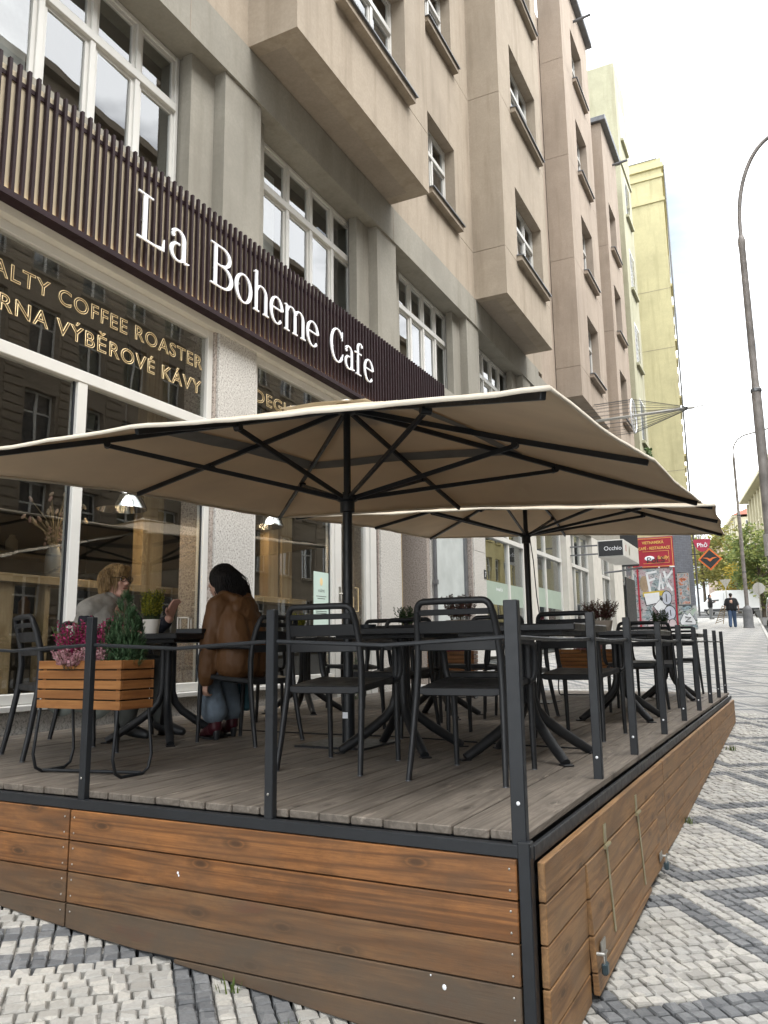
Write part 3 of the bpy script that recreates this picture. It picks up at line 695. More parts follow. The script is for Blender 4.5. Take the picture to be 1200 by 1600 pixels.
# dried flowers
vs_ = empty('dried_flower_vase', tuple(fw(-.84, 5.3, 1.327)), FA, 'grey vase of dried bunny tail grass on the cafe counter', 'vase')
MB().lathe([(.05, 0), (.075, .04), (.075, .22), (.05, .3), (.045, .3), (.06, .2), (.0, .19)], (0,0,0), 16).build('vase', M('grey_vase', (.2, .2, .19), .5), vs_, 40)
db = MB(); fb = MB(); r2 = random.Random(5)
for i in range(26):
    a = r2.uniform(0, 6.28); sp = r2.uniform(.04, .30); h = r2.uniform(.25, .55); p = Vector((sp*math.cos(a), sp*math.sin(a), .28+h))
    db.tube([(0,0,.22), (p.x*.35, p.y*.35, .28+h*.6), p], .003, 4); fb.ell(p, (.016, .016, .035), Matrix.Rotation(r2.uniform(-.8,.8), 3, 'X'), 6, 4)
for i in range(60):
    a = r2.uniform(0, 6.28); p = Vector((.12*math.cos(a)*r2.random(), .12*math.sin(a)*r2.random(), .3+.2*r2.random())); fb.ell(p, (.014,.014,.014), None, 5, 3)
db.build('stem', M('dry_stem', (.3, .24, .14), .8), vs_); fb.build('seed_heads', leafm('dry_heads', (.45, .38, .26), (.5, .3, .27)), vs_)

# ------------------------------------------------------------------ slat sign with letters
sign = empty('cafe_sign', FO, FA, 'dark maroon slatted sign board with white letters La Boheme Cafe', 'sign')
SD = .10
MB().box(.005, .10, 2.2, 13.12, 4.30, 5.40).build('backing_panel', m_back, sign)
MB().box(.101, .112, 2.2, 13.12, 5.30, 5.34).build('rail', m_slat, sign); MB().box(.005, .165, 2.2, 13.12, 4.245, 4.298).build('rail', m_slat, sign)
MB().box(.1015, .111, 2.2, 13.12, 4.299, 4.308).build('light_strip', emit('led_strip', (1, .78, .45), 7.0), sign)
sme = MB().box(.113, .152, -.0150, .0150, 4.30, 5.46).mesh('slat'); sme.materials.append(m_slat)
s = 2.23
while s < 13.11:
    o = mesh_obj('slat', sme, sign, (0, s, 0)); mo = o.modifiers.new('b', 'BEVEL'); mo.width = .003; mo.segments = 1; s += .0945
# serif letters from strokes
class Let:
    def __init__(s): s.mb = MB(); s.k = 0
    def rib(s, pts, ws):
        "ribbon: 2-D points with a width at each, extruded; every stroke a hair proud of the last"
        n = len(pts); l_, r_ = [], []
        for i in range(n):
            a = Vector(pts[max(i-1, 0)]); b = Vector(pts[min(i+1, n-1)]); t = (b - a).normalized(); nn = Vector((-t.y, t.x)); p = Vector(pts[i])
            l_.append(p + nn*ws[i]/2); r_.append(p - nn*ws[i]/2)
        f0, f1 = 0.0 + s.k*.0006, .016 + s.k*.0009; s.k += 1
        for i in range(n-1):
            q = [l_[i], l_[i+1], r_[i+1], r_[i]]
            vs = [(f0, p.x, p.y) for p in q] + [(f1, p.x, p.y) for p in q]
            fs = [(0,1,2,3), (7,6,5,4), (0,4,5,1), (2,6,7,3)]
            if i == 0: fs.append((3,7,4,0))
            if i == n-2: fs.append((1,5,6,2))
            s.mb.add(vs, fs)
    def stem(s, x, z0, z1, w=.05): s.rib([(x, z0), (x, z1)], [w, w])
    def hz(s, x0, x1, z, h=.018): s.rib([(x0, z), (x1, z)], [h, h])
    def arc(s, cx, cz, rx, rz, a0, a1, wv=.05, wh=.016, n=20):
        pts, ws = [], []
        for i in range(n+1):
            a = R(a0 + (a1-a0)*i/n); pts.append((cx+rx*math.cos(a), cz+rz*math.sin(a))); ws.append(wh + (wv-wh)*abs(math.cos(a))**1.3)
        s.rib(pts, ws)
    def ball(s, x, z, r): s.rib([(x-r, z), (x-r*.6, z), (x, z), (x+r*.6, z), (x+r, z)], [.004, r*1.6, r*2, r*1.6, .004])
CAP, XH = .49, .345
def letter(ch, w):
    q = Let()
    if ch == 'L':
        q.stem(w*.27, .01, CAP-.01); q.hz(0, w*.55, CAP-.009); q.hz(0, w*.97, .009, .02); q.rib([(w*.62, .012), (w*.97, .02), (w, .13)], [.012, .045, .008])
    elif ch == 'B':
        q.stem(w*.22, .01, CAP-.01); q.hz(0, w*.55, CAP-.009); q.hz(0, w*.55, .009); q.hz(w*.2, w*.6, CAP*.53, .016)
        q.arc(w*.5, CAP*.765, w*.36, CAP*.215, -90, 90, .05, .016); q.arc(w*.52, CAP*.275, w*.43, CAP*.255, -90, 90, .054, .016)
    elif ch == 'C':
        q.arc(w*.53, CAP*.5, w*.47, CAP*.49, 38, 322, .054, .017, 30); q.rib([(w*.93, CAP*.99), (w*.92, CAP*.72)], [.012, .016]); q.rib([(w*.9, CAP*.2), (w*.97, CAP*.32)], [.016, .006])
    elif ch == 'a':
        q.arc(w*.42, XH*.74, w*.3, XH*.245, 0, 155, .05, .018); q.ball(w*.17, XH*.78, .026); q.rib([(w*.72, XH*.76), (w*.72, XH*.14), (w*.8, .018), (w*1.0, .03)], [.05, .05, .03, .01])
        q.arc(w*.42, XH*.28, w*.33, XH*.27, 75, 330, .048, .015)
    elif ch == 'o':
        q.arc(w*.5, XH*.5, w*.44, XH*.49, 0, 360, .054, .016, 32)
    elif ch == 'e':
        q.arc(w*.5, XH*.5, w*.43, XH*.49, 8, 318, .052, .016, 30); q.hz(w*.1, w*.9, XH*.56, .018)
    elif ch in 'hm':
        n = 1 if ch == 'h' else 2; q.stem(w*(.17 if n == 1 else .11), .01, (CAP+.02 if n == 1 else XH-.004), .046)
        q.rib([(0, (CAP if n == 1 else XH)-.012), (w*(.17 if n == 1 else .11), (CAP+.012 if n == 1 else XH))], [.014, .02])
        st = w*.17 if n == 1 else w*.11; gap = (w*.62 if n == 1 else w*.385)
        q.hz(st-.055, st+.055, .009)
        for i in range(n):
            x1 = st + gap*(i+1); q.arc((st+gap*i+x1)/2+.004, XH*.72, gap/2-.004, XH*.265, 0, 165, .042, .014); q.stem(x1, .01, XH*.73, .046); q.hz(x1-.055, x1+.055, .0092)
    elif ch == 'f':
        q.stem(w*.38, .01, CAP*.84, .046); q.arc(w*.66, CAP*.84, w*.28, CAP*.17, 60, 180, .046, .018); q.ball(w*.84, CAP*.95, .024); q.hz(0, w*.78, XH*.96, .017); q.hz(w*.1, w*.7, .009)
    return q.mb
for ch, s0, s1 in (('L', 5.17, 5.54), ('a', 5.62, 5.92), ('B', 6.27, 6.65), ('o', 6.71, 7.02), ('h', 7.06, 7.37), ('e', 7.40, 7.68), ('m', 7.71, 8.19), ('e', 8.23, 8.53), ('C', 8.85, 9.20), ('a', 9.24, 9.53), ('f', 9.54, 9.80), ('e', 9.83, 10.13)):
    o = letter(ch, s1-s0).build('letter', m_letter, sign); o.location = (.180, s0, 4.565)
    sp = MB().box(-.027, -.001, .08, .1, .2, .22); sp.build('spacer', m_steel, o)

# ------------------------------------------------------------------ shops further along
shop = empty('shop_row', FO, FA, 'row of pale framed shopfronts on the ground floor beyond the cafe', 'building')
m_recess = M('entrance_wall', (.28, .22, .17), .7, 0, .2, 3)
MB().box(-1.2, -.02, 12.5, 12.62, -1, 4.18).build('granite_return', m_granite2, shop); MB().box(-.4, .0, 12.36, 12.498, -1, 4.18).build('granite_return', m_granite, shop) if False else None
MB().box(-.3, -.05, 11.5, 11.56, -.6, 4.18).build('entrance_frame', m_pinez, shop)
MB().box(-1.4, -1.3, 11.4, 12.5, -.6, 4.18).build('entrance_wall', m_recess, shop)
MB().box(-.3, .0, 12.622, 12.75, -1, 4.18).build('granite_return', m_granite, shop)
MB().tube([(.05, 12.70, -.6), (.05, 12.70, 4.15)], .035, 8).build('drainpipe', m_sheet, shop, 40)
MB().box(.02, .09, 12.65, 12.75, 1.72, 1.8).build('pipe_clamp', m_sheet, shop)
m_blind = M('dusty_blind', (.42, .45, .44), .6, 0, .18, 2.2)
MB().box(-.16, -.12, 12.84, 14.56, -.2, 4.16).build('blind_panel', m_blind, shop)
for a, b_ in ((12.76, 12.84), (14.56, 14.68)): MB().box(-.2, -.08, a, b_, -.6, 4.17).build('window_frame', m_sheet, shop)
m_sage = M('sage_green', (.30, .37, .31), .5, 0, .06, 2)
def shopfront(s0, s1, muls, sage_band=None, z1=4.18, d=-.16):
    mb = MB(); f_ = .09; zb = gz(fw(0, s0, 0).x, s0) + .25
    ed = [s0] + muls + [s1]
    for e in ed: mb.box(d-.1, d, e-f_/2, e+f_/2, zb, z1)
    mb.box(d-.098, d+.012, s0+f_/2, s1-f_/2, z1-.12, z1); mb.box(d-.098, d-.002, s0+f_/2, s1-f_/2, zb, zb+.12); mb.box(d-.098, d+.03, s0+f_/2, s1-f_/2, 3.0, 3.1)
    f = mb.build('shopfront', m_white, shop)
    for a, b_ in zip(ed[:-1], ed[1:]):
        MB().box(d-.05, d-.045, a+f_/2, b_-f_/2, zb+.12, 3.0).build('pane', m_wglass, f); MB().box(d-.05, d-.045, a+f_/2, b_-f_/2, 3.1, z1-.12).build('pane', m_wglass, f)
    if sage_band: MB().box(d-.044, d-.0425, s0+f_/2, s1-f_/2, sage_band[0], sage_band[1]).build('sage_band', m_sage, f)  # flat sage green strip in front of the panes
    return f
f1 = shopfront(15.62, 18.85, [17.65], (1.55, 2.05)); text_mesh('brands', .26, m_letter, 'lettering', f1, on_facade(-.2, 17.72, 1.66)) if False else None
text_mesh('Investiční', .12, m_letter, 'lettering', f1, on_facade(-.2, 16.75, 1.86)); text_mesh('ordinace', .12, m_letter, 'lettering', f1, on_facade(-.2, 16.8, 1.72)) if False else None
np_ = MB().box(.0, .012, 15.40, 15.54, 2.02, 2.2).build('number_plate', m_board, shop); text_mesh('7', .15, m_letter, 'number', shop, on_facade(.0135, 15.43, 2.055), extrude=.001)
f2 = shopfront(19.55, 22.6, [20.9], (1.65, 2.15)); f3 = shopfront(23.3, 26.2, [24.3, 25.2]); f4 = shopfront(27.7, 29.8, [28.8]); f5 = shopfront(31.7, 35.2, [33.4])
for a, b_ in ((18.9, 19.5), (22.66, 23.25), (26.26, 27.64), (29.86, 31.64)):
    MB().box(-.3, .0, a, b_, -.6, 4.18).build('pier', M('pale_pier', (.52, .5, .45), .8, 0, .1, 3, .1), shop)
MB().box(-.4, .0, 20.31, 36, 4.19, 8.0).build('upper_band', m_grey, shop)
MB().box(-7, -.9, 15.6, 36, -.6, 4.19).build('rear_mass', m_interior, shop)  # dark block close behind the shop panes, unlit depth given by colour
bd = MB().box(-.02, .02, 32.2, 34.4, 1.3, 3.3).build('chalk_panel', m_board, shop)

# ------------------------------------------------------------------ brown house
brown = empty('brown_house', FO, FA, 'mauve brown apartment house with two projecting bays next to the beige one', 'building')
BZ = [9.0, 12.45, 15.9, 19.3]
wall(brown, 'front_wall', m_mauve, 20.92, 33.5, 8.002, 20.9, -.5, -.02)
bay(brown, m_mauve, 22.55, 26.75, 7.9, 22.6, .74, BZ, [(23.95, 25.6)], 2, gl=m_darkglass, hgt=1.95)
bay(brown, m_mauve, 28.9, 32.0, 7.9, 20.9, .74, BZ[:3], [(29.55, 31.0)], 2, gl=m_darkglass, hgt=1.95)
MB().box(.0, .95, 22.4, 26.9, 22.6, 22.85).build('cornice', m_sheet, brown, bevel=.02); MB().box(.0, .95, 28.75, 32.15, 20.9, 21.12).build('cornice', m_sheet, brown, bevel=.02)
MB().box(-8, -.5, 20.95, 33.4, 8.0, 20.85).build('rear_mass', m_mauve, brown)
MB().tube([(.7, 24.6, 22.0), (1.35, 24.6, 22.05)], .05, 8).build('waterspout', m_sheet, brown); MB().tube([(.7, 31.2, 20.4), (1.35, 31.2, 20.45)], .05, 8).build('waterspout', m_sheet, brown)
# ------------------------------------------------------------------ olive house
olive = empty('olive_house', FO, FA, 'tall pale olive house with a high blank side wall behind the brown one', 'building')
MB().box(-1.1, .72, 33.6, 36.4, 8.2, 27.0).build('front_block', m_olive, olive)
MB().box(-6.5, -1.102, 34.2, 36.4, 8.2, 26.3).build('rear_block', plaster('plaster_grey_olive', (.36, .36, .27), .6), olive)  # rear block in a darker, greyer olive than the front
MB().box(-1.12, .78, 33.52, 36.4, 22.0, 22.18).build('ledge', m_olive, olive)
for z in (9.3, 12.8, 16.3, 19.8, 23.6):
    for a in (34.4,):
        f = MB().box(.715, .735, a, a+1.3, z, z+1.9).build('window', m_white, olive); MB().box(.736, .742, a+.1, a+1.2, z+.1, z+1.8).build('pane', m_darkglass, f); MB().box(.722, .85, a-.12, a+1.42, z-.14, z-.02).build('sill', m_olive, f)
ivy = MB(); r5 = random.Random(9)
for i in range(140):
    p = Vector((.85+r5.uniform(-.1,.15), 34.9+r5.uniform(-.3,.4), 9.0-r5.random()*1.0)); a = Vector((r5.uniform(-1,1), r5.uniform(-1,1), r5.uniform(-1,1))).normalized()*.09; b_ = a.orthogonal()
    ivy.add([p-a, p+b_*.6, p+a, p-b_*.6], [(0,1,2,3)])
ivo = ivy.build('hanging_plant', leafm('ivy_green', (.05, .09, .03), (.12, .17, .06))); ivo.matrix_world = FM; tag(ivo, 'green plant hanging from a sill of the olive house behind the wire frame', 'plant')
# ------------------------------------------------------------------ yellow house
yel = empty('yellow_house', (0, 42, 0), 0, 'big yellow house whose blank end wall closes the row above the red sign', 'building')
YX = -4.36
YB = math.atan(.1085)
def yprism(x1, g, z0, z1, name, mat): return MB().prism([(-12, -g), (x1, -g), (x1-1.52, 14), (-12, 14)], 'z', z0, z1).build(name, mat, yel)
yprism(YX, 0, 6.1, 26.9, 'end_wall', m_yellow); yprism(YX+.07, .07, 24.35, 24.52, 'ledge', m_yellow); yprism(YX+.08, .08, 25.75, 25.92, 'ledge', m_yellow); yprism(YX+.13, .13, 26.3, 26.55, 'cornice', m_yellow)
for z in (9.4, 12.7, 16.0, 19.3): MB().box(-12, YX-.02, -.006, -.0005, z, z+.02).build('joint', m_soffit, yel)
mb = MB(); mb.add([(-12, -.05, 26.901), (YX-.2, -.05, 26.901), (YX-1.4, 14, 26.901), (-12, 14, 26.901), (-10, 6, 29.4), (YX-2.8, 5, 29.4), (YX-3.2, 9, 29.4), (-10, 9, 29.4)], [(0,1,5,4),(1,2,6,5),(2,3,7,6),(3,0,4,7),(4,5,6,7)]); mb.build('roof', M('slate_blue', (.12, .14, .17), .5, .2), yel)
yprism(YX, 0, .8, 6.095, 'lower_wall', m_grey)
for z in (7.4, 10.6, 13.8, 17.0, 20.2):
    for a in (1.6, 4.6, 7.6, 10.6):
        f = MB().box(.002, .02, a, a+1.2, z, z+1.7).build('window', m_white, yel, loc=(YX, 0, 0), rz=YB); MB().box(.021, .026, a+.08, a+1.1, z+.08, z+1.6).build('pane', m_darkglass, f); MB().box(.002, .11, a-.15, a+1.35, z-.15, z-.02).build('sill', m_yellow, f)
MB().tube([(YX+.1, .3, 2), (YX+.1, .3, 26.6)], .05, 6).build('drainpipe', m_sheet, yel)
# grey brick cladding, bricks one by one
def brickmat():
    return M('grey_brick', (.17, .18, .205), .6, 0, .22, 7, .1)
clad = empty('brick_cladding', (0, 42, 0), 0, 'blue grey brick cladding at the corner of the yellow house around a framed poster', 'wall')
mbk = brickmat(); MB().box(-5.22, YX+.01, -.03, -.001, 1.5, 6.1).build('mortar', M('mortar', (.09, .09, .1), .9), clad)
bme = MB().box(0, .205, -.055, -.028, 0, .077).mesh('brick'); bme.materials.append(mbk)
bk = MB(); cnt = 0; z = 2.55; row = 0
while z < 6.05:
    x = -5.22 + (0 if row % 2 else -.1)
    while x < YX:
        x0 = max(x, -5.22); x1 = min(x+.205, YX+.012)
        if x1-x0 > .03 and not (-5.12 < (x0+x1)/2 < -4.6 and 2.6 < z < 4.15):
            if x1-x0 > .2 and cnt < 200: o = mesh_obj('brick', bme, clad, (x0, rnd.uniform(-.004, .004), z)); cnt += 1
            else: bk.box(x0, x1, -.053, -.028, z, z+.077)
        x += .215
    z += .087; row += 1
tag(bk.build('brick_rest', mbk, clad), kind='stuff')
# red restaurant sign
m_red = M('red_board', (.34, .018, .035), .5, 0, .12, 3); m_yl = M('yellow_paint', (.75, .45, .12), .6)
rs = empty('restaurant_sign', (0, 42, 0), 0, 'red board with yellow letters for a Vietnamese restaurant above the graffiti', 'sign')
MB().box(-7.5, -5.22, -.09, -.002, 4.5, 6.05).build('board', m_red, rs, bevel=.01)
fr_ = MB()
for a, b_, c, e in ((-7.45, -5.27, 5.98, 6.0), (-7.45, -5.27, 4.55, 4.57), (-5.29, -5.27, 4.57, 5.98), (-6.72, -5.45, 5.33, 5.345), (-6.72, -5.45, 4.72, 4.735), (-5.465, -5.45, 4.735, 5.33)): fr_.box(a, b_, -.1, -.089, c, e)
fr_.build('trim', m_yl, rs)
def txt_s(body, size, mat, x, z, w_, parent, y=-.1, bold=.004, shear=0):
    k = w_/text_w(body, size); return text_mesh(body, size, mat, 'lettering', parent, facing_south(x, y, z), extrude=.004, xs=k, bold=bold, shear=shear)
txt_s('VIETNAMSKÁ', .2, m_yl, -6.72, 5.72, 1.05, rs); txt_s('CAFÉ - RESTAURACE', .2, m_yl, -6.92, 5.43, 1.54, rs); txt_s('family', .24, m_yl, -6.02, 4.93, .52, rs, shear=.25)
MB().ell((-6.4, -.1, 4.98), (.24, .012, .13)).build('bowl_mark', m_letter, rs); txt_s('PoLS', .42, m_board, -6.55, 4.75, .85, rs, y=-.112, bold=0)
MB().box(-5.45, -5.22, -.13, -.091, 4.48, 4.54).build('spotlight', m_letter, rs); MB().box(-6.0, -5.93, -.13, -.091, 4.47, 4.53).build('spotlight', m_letter, rs)
# graffiti wall
def graffiti_mat(name, base, n1c, n2c, sc):
    m, t, b = newmat(name); v = coords(t, rnd_off=False); n = noise_n(t, v, sc, 6, .65, .6); n2 = noise_n(t, coords(t, (1.4, 1, 2.2), False), sc*1.7, 5, .6, 1.5)
    c = ramp(t, n, [(.3, base), (.42, n1c), (.5, (.42, .42, .42)), (.58, (.18, .24, .26)), (.7, n2c)]); c = mixc(t, ramp(t, n2, [(.56, 0), (.6, .85)], 'LINEAR'), c, (.03, .03, .035)); t.links.new(c, b.inputs['Base Color']); b.inputs['Roughness'].default_value = .7; return m
gw = empty('graffiti_shutter', (0, 42, 0), 0, 'roller shutter covered with white and silver graffiti under the red sign', 'shutter')
MB().box(-7.6, -5.24, -.06, -.001, 1.2, 4.45).build('shutter', graffiti_mat('graffiti_base', (.38, .40, .40), (.40, .28, .3), (.35, .4, .36), 2.2), gw)
MB().box(-5.31, -5.235, -.1, -.062, 1.5, 4.48).build('frame', m_red, gw); MB().box(-7.08, -7.0, -.1, -.062, 1.5, 4.48).build('frame', m_red, gw)
m_gw = M('spray_white', (.66, .67, .68), .5, 0, .06, 5); m_gs = M('spray_silver', (.46, .48, .54), .4, 0, .12, 5); m_gk = M('spray_black', (.02, .02, .022), .5); m_gy = M('spray_yellow', (.5, .38, .05), .5, 0, .2, 5); m_gt = M('spray_tan', (.30, .22, .14), .5, 0, .2, 5)
def gstroke(pts, w_, mat, y, name='paint_stroke'):
    mb = MB(); P_ = [Vector((p[0], y, p[1])) for p in pts]
    mb.tube([(p.x, p.y, p.z) for p in P_], w_, 6, up=(0, 1, 0)); 
    # flatten against the shutter
    mb.v = [(a, y + (b_-y)*.03, c) for a, b_, c in mb.v]; return mb.build(name, mat, gw)
gstroke([(-6.85, 3.15), (-6.2, 3.2), (-5.6, 3.2)], .12, m_gy, -.068); MB().ell((-6.75, -.066, 3.7), (.22, .004, .42)).build('paint_patch', m_gt, gw)
for pts in ([(-6.6, 4.25), (-6.48, 3.3)], [(-6.65, 4.22), (-6.1, 4.3)], [(-6.5, 3.85), (-6.2, 3.95)], [(-6.05, 3.35), (-5.92, 4.2), (-5.85, 3.4)], [(-5.98, 3.7), (-5.8, 3.75)], [(-5.75, 4.3), (-5.6, 3.5)], [(-5.35, 4.3), (-5.7, 3.85), (-5.4, 3.3)]): gstroke(pts, .055, m_gw, -.072)
def blob(poly, mat, y, name='paint_shape'):
    return MB().prism(poly, 'y', y, y+.003).build(name, mat, gw)
def el(cx, cz, rx, rz, n=20, a0=0, a1=360): return [(cx+rx*math.cos(R(a0+(a1-a0)*i/n)), cz+rz*math.sin(R(a0+(a1-a0)*i/n))) for i in range(n)]
def outl(poly, k): 
    cx = sum(p[0] for p in poly)/len(poly); cz = sum(p[1] for p in poly)/len(poly); return [(cx+(p[0]-cx)*k, cz+(p[1]-cz)*k) for p in poly]
yy = -.064
for poly in ([(-6.8, 3.2), (-6.05, 3.25), (-6.05, 2.75), (-6.7, 2.62)], [(-6.05, 2.85), (-5.85, 3.0), (-5.72, 2.6), (-6.05, 2.1), (-6.35, 2.55)], el(-5.7, 2.95, .22, .33), el(-5.6, 2.2, .26, .34), el(-5.95, 2.1, .15, .2)):
    yy -= .004; blob(outl(poly, 1.13), m_gk, yy); yy -= .004; blob(poly, m_gs if len(poly) > 6 else m_gw, yy)
MB().ell((-5.95, yy-.004, 2.9), (.06, .004, .09)).build('paint_shape', m_gk, gw); gstroke([(-5.72, 3.15), (-5.72, 2.75)], .02, m_gk, yy-.004); gstroke([(-5.58, 2.35), (-5.56, 2.05)], .02, m_gk, yy-.004)
for k, (cx, r_) in enumerate(((-6.5, .2), (-6.15, .2), (-5.8, .22), (-5.5, .18))):
    blob(outl(el(cx, 1.62, r_, .26), 1.15), m_gk, -.1-.008*k); blob(el(cx, 1.62, r_, .26), M('spray_pink', (.5, .42, .43), .5), -.104-.008*k)
g2 = MB().box(-5.22, YX+.012, -.056, -.031, 1.3, 2.53).build('painted_base', graffiti_mat('graffiti_teal', (.25, .40, .46), (.3, .42, .3), (.34, .45, .5), 1.6), clad)
for k, pts in enumerate(([(-5.15, 1.75), (-4.95, 2.15), (-4.8, 2.05), (-4.7, 2.2), (-4.5, 1.9), (-4.42, 1.72)],)):
    mb = MB(); poly = pts + [(-4.45, 1.6), (-5.1, 1.6)]; mb.prism(outl(poly, 1.08), 'y', -.062, -.058); mb.build('paint_shape', m_gk, clad); MB().prism(poly, 'y', -.068, -.064).build('paint_shape', m_gw, clad)
    MB().tube([(-4.9, -.07, 1.98), (-4.65, -.07, 1.95), (-4.9, -.07, 1.75), (-4.6, -.07, 1.74)], .03, 5).build('paint_shape', m_gk, clad)
pf = empty('framed_poster', (0, 42, 0), 0, 'framed dark and red poster on the grey brick corner', 'poster')
MB().box(-5.1, -4.62, -.075, -.06, 2.63, 4.12).build('poster_print', graffiti_mat('poster_print', (.05, .04, .05), (.5, .13, .04), (.45, .3, .28), 3.5), pf)
mb = MB(); mb.box(-5.14, -5.1, -.09, -.058, 2.59, 4.16); mb.box(-4.62, -4.58, -.09, -.058, 2.59, 4.16); mb.box(-5.1, -4.62, -.088, -.058, 2.59, 2.63); mb.box(-5.1, -4.62, -.088, -.058, 4.12, 4.16); mb.build('frame', m_steel, pf)
# hanging signs at the corner
ph = empty('noodle_bowl_sign', (0, 42, 0), 0, 'red bowl shaped hanging sign with the word Pho and white steam', 'sign')
m_bowl = M('bowl_red', (.42, .03, .07), .45, 0, .08); poly = [(-4.2, 5.72), (-3.42, 5.72)] + [(-3.81+.39*math.cos(R(a)), 5.72+.62*math.sin(R(a))) for a in range(-10, -171, -16)]
MB().prism(poly, 'y', -.6, -.52).build('bowl', m_bowl, ph); txt_s('Phở', .3, m_letter, -4.05, 5.33, .46, ph, y=-.606)
stm = MB()
for i in range(4): stm.tube([(-3.98+.11*i, -.56, 5.76), (-4.02+.11*i, -.56, 5.88), (-3.96+.11*i, -.56, 5.98), (-3.98+.11*i, -.56, 6.12)], .032, 6)
stm.build('steam', m_letter, ph, 60); MB().tube([(YX, -.56, 6.2), (-3.4, -.56, 6.2)], .025, 6).build('bracket', m_black, ph)
dm = empty('diamond_sign', (0, 42, 0), 0, 'black diamond hanging sign with orange edge and a winged orange emblem', 'sign')
m_or = M('orange_paint', (.72, .16, .03), .45)
MB().prism([(-3.5, 4.17), (-2.95, 4.72), (-3.5, 5.27), (-4.05, 4.72)], 'y', -.58, -.5).build('border', m_or, dm); MB().prism([(-3.5, 4.27), (-3.05, 4.72), (-3.5, 5.17), (-3.95, 4.72)], 'y', -.59, -.581).build('panel', m_board, dm)
em = MB(); em.prism([(-3.62, 4.72), (-3.84, 4.80), (-3.62, 4.80), (-3.5, 4.73), (-3.38, 4.80), (-3.16, 4.80), (-3.38, 4.72), (-3.42, 4.66), (-3.5, 4.60), (-3.58, 4.66)], 'y', -.6, -.591); em.build('emblem', m_or, dm)
MB().tube([(YX, -.54, 5.0), (-3.79, -.54, 5.0)], .025, 6).build('bracket', m_black, dm)
# sign box
oc = empty('lightbox_sign', tuple(fw(0, 23.0, 0)), FA, 'projecting black and white lightbox sign reading Occhio', 'sign')
MB().box(.82, 1.56, 0, 2.6, 3.13, 3.62).build('box', m_white, oc, bevel=.01); MB().box(.85, 1.53, -.012, -.001, 3.16, 3.59).build('front_panel', m_board, oc)
text_mesh('Occhio', .17, m_letter, 'lettering', oc, facing_south(1.0, -.015, 3.32) @ Matrix.Identity(4), extrude=.002)
for z in (3.25, 3.5): MB().bar((0, .12, z), (.82, .12, z), .05, .04).build('bracket', m_sheet, oc)
MB().box(1.561, 1.566, .3, .36, 3.3, 3.48).build('side_print', m_red, oc); MB().prism([(.9+.1*math.cos(a*.5), 3.38+.14*math.sin(a*.5)) for a in range(13)], 'x', 1.561, 1.566).build('side_print', m_steel, oc)
ov = empty('oval_sign', tuple(fw(-.45, 29.0, 0)), FA, 'curved dark hanging sign in a steel bracket beside the red board', 'sign')
MB().box(.9, 1.5, -.05, .05, 3.4, 4.7).build('panel', m_board, ov, bevel=.02); MB().tube([(0, 0, 4.9), (.8, 0, 4.85), (1.6, 0, 4.75)], .035, 6).build('bracket', m_sheet, ov); MB().tube([(0, 0, 3.2), (.8, 0, 3.25), (1.6, 0, 3.35)], .035, 6).build('bracket', m_sheet, ov)
# wire drying frame
cl = empty('wire_frame', tuple(fw(.74, 24.3, 7.55)), FA, 'projecting metal mast with a ring of stretched wires beside the yellow wall', 'clothes line')
MB().tube([(0, 0, 0), (2.9, 0, .02)], .045, 8).build('mast', m_steel, cl, 40); MB().tube([(2.9, 0, .02), (3.25, 0, .05)], .02, 6).build('tip', m_steel, cl)
ring = [(1.15, .52*math.cos(2*math.pi*i/24), .52*math.sin(2*math.pi*i/24)) for i in range(24)]; MB().tube(ring, .022, 6, closed=True).build('ring', m_letter, cl, 40)
wr = MB()
for i in range(0, 24, 1):
    p = ring[i]; wr.tube([(2.85, 0, .02), p], .006, 3); wr.tube([p, (-.3, p[1], p[2])], .006, 3)
wr.build('wires', m_sheet, cl)
for i in range(0, 24, 6): MB().tube([(1.15, 0, .01), ring[i]], .012, 4).build('spoke', m_letter, cl)

exec_part2 = True

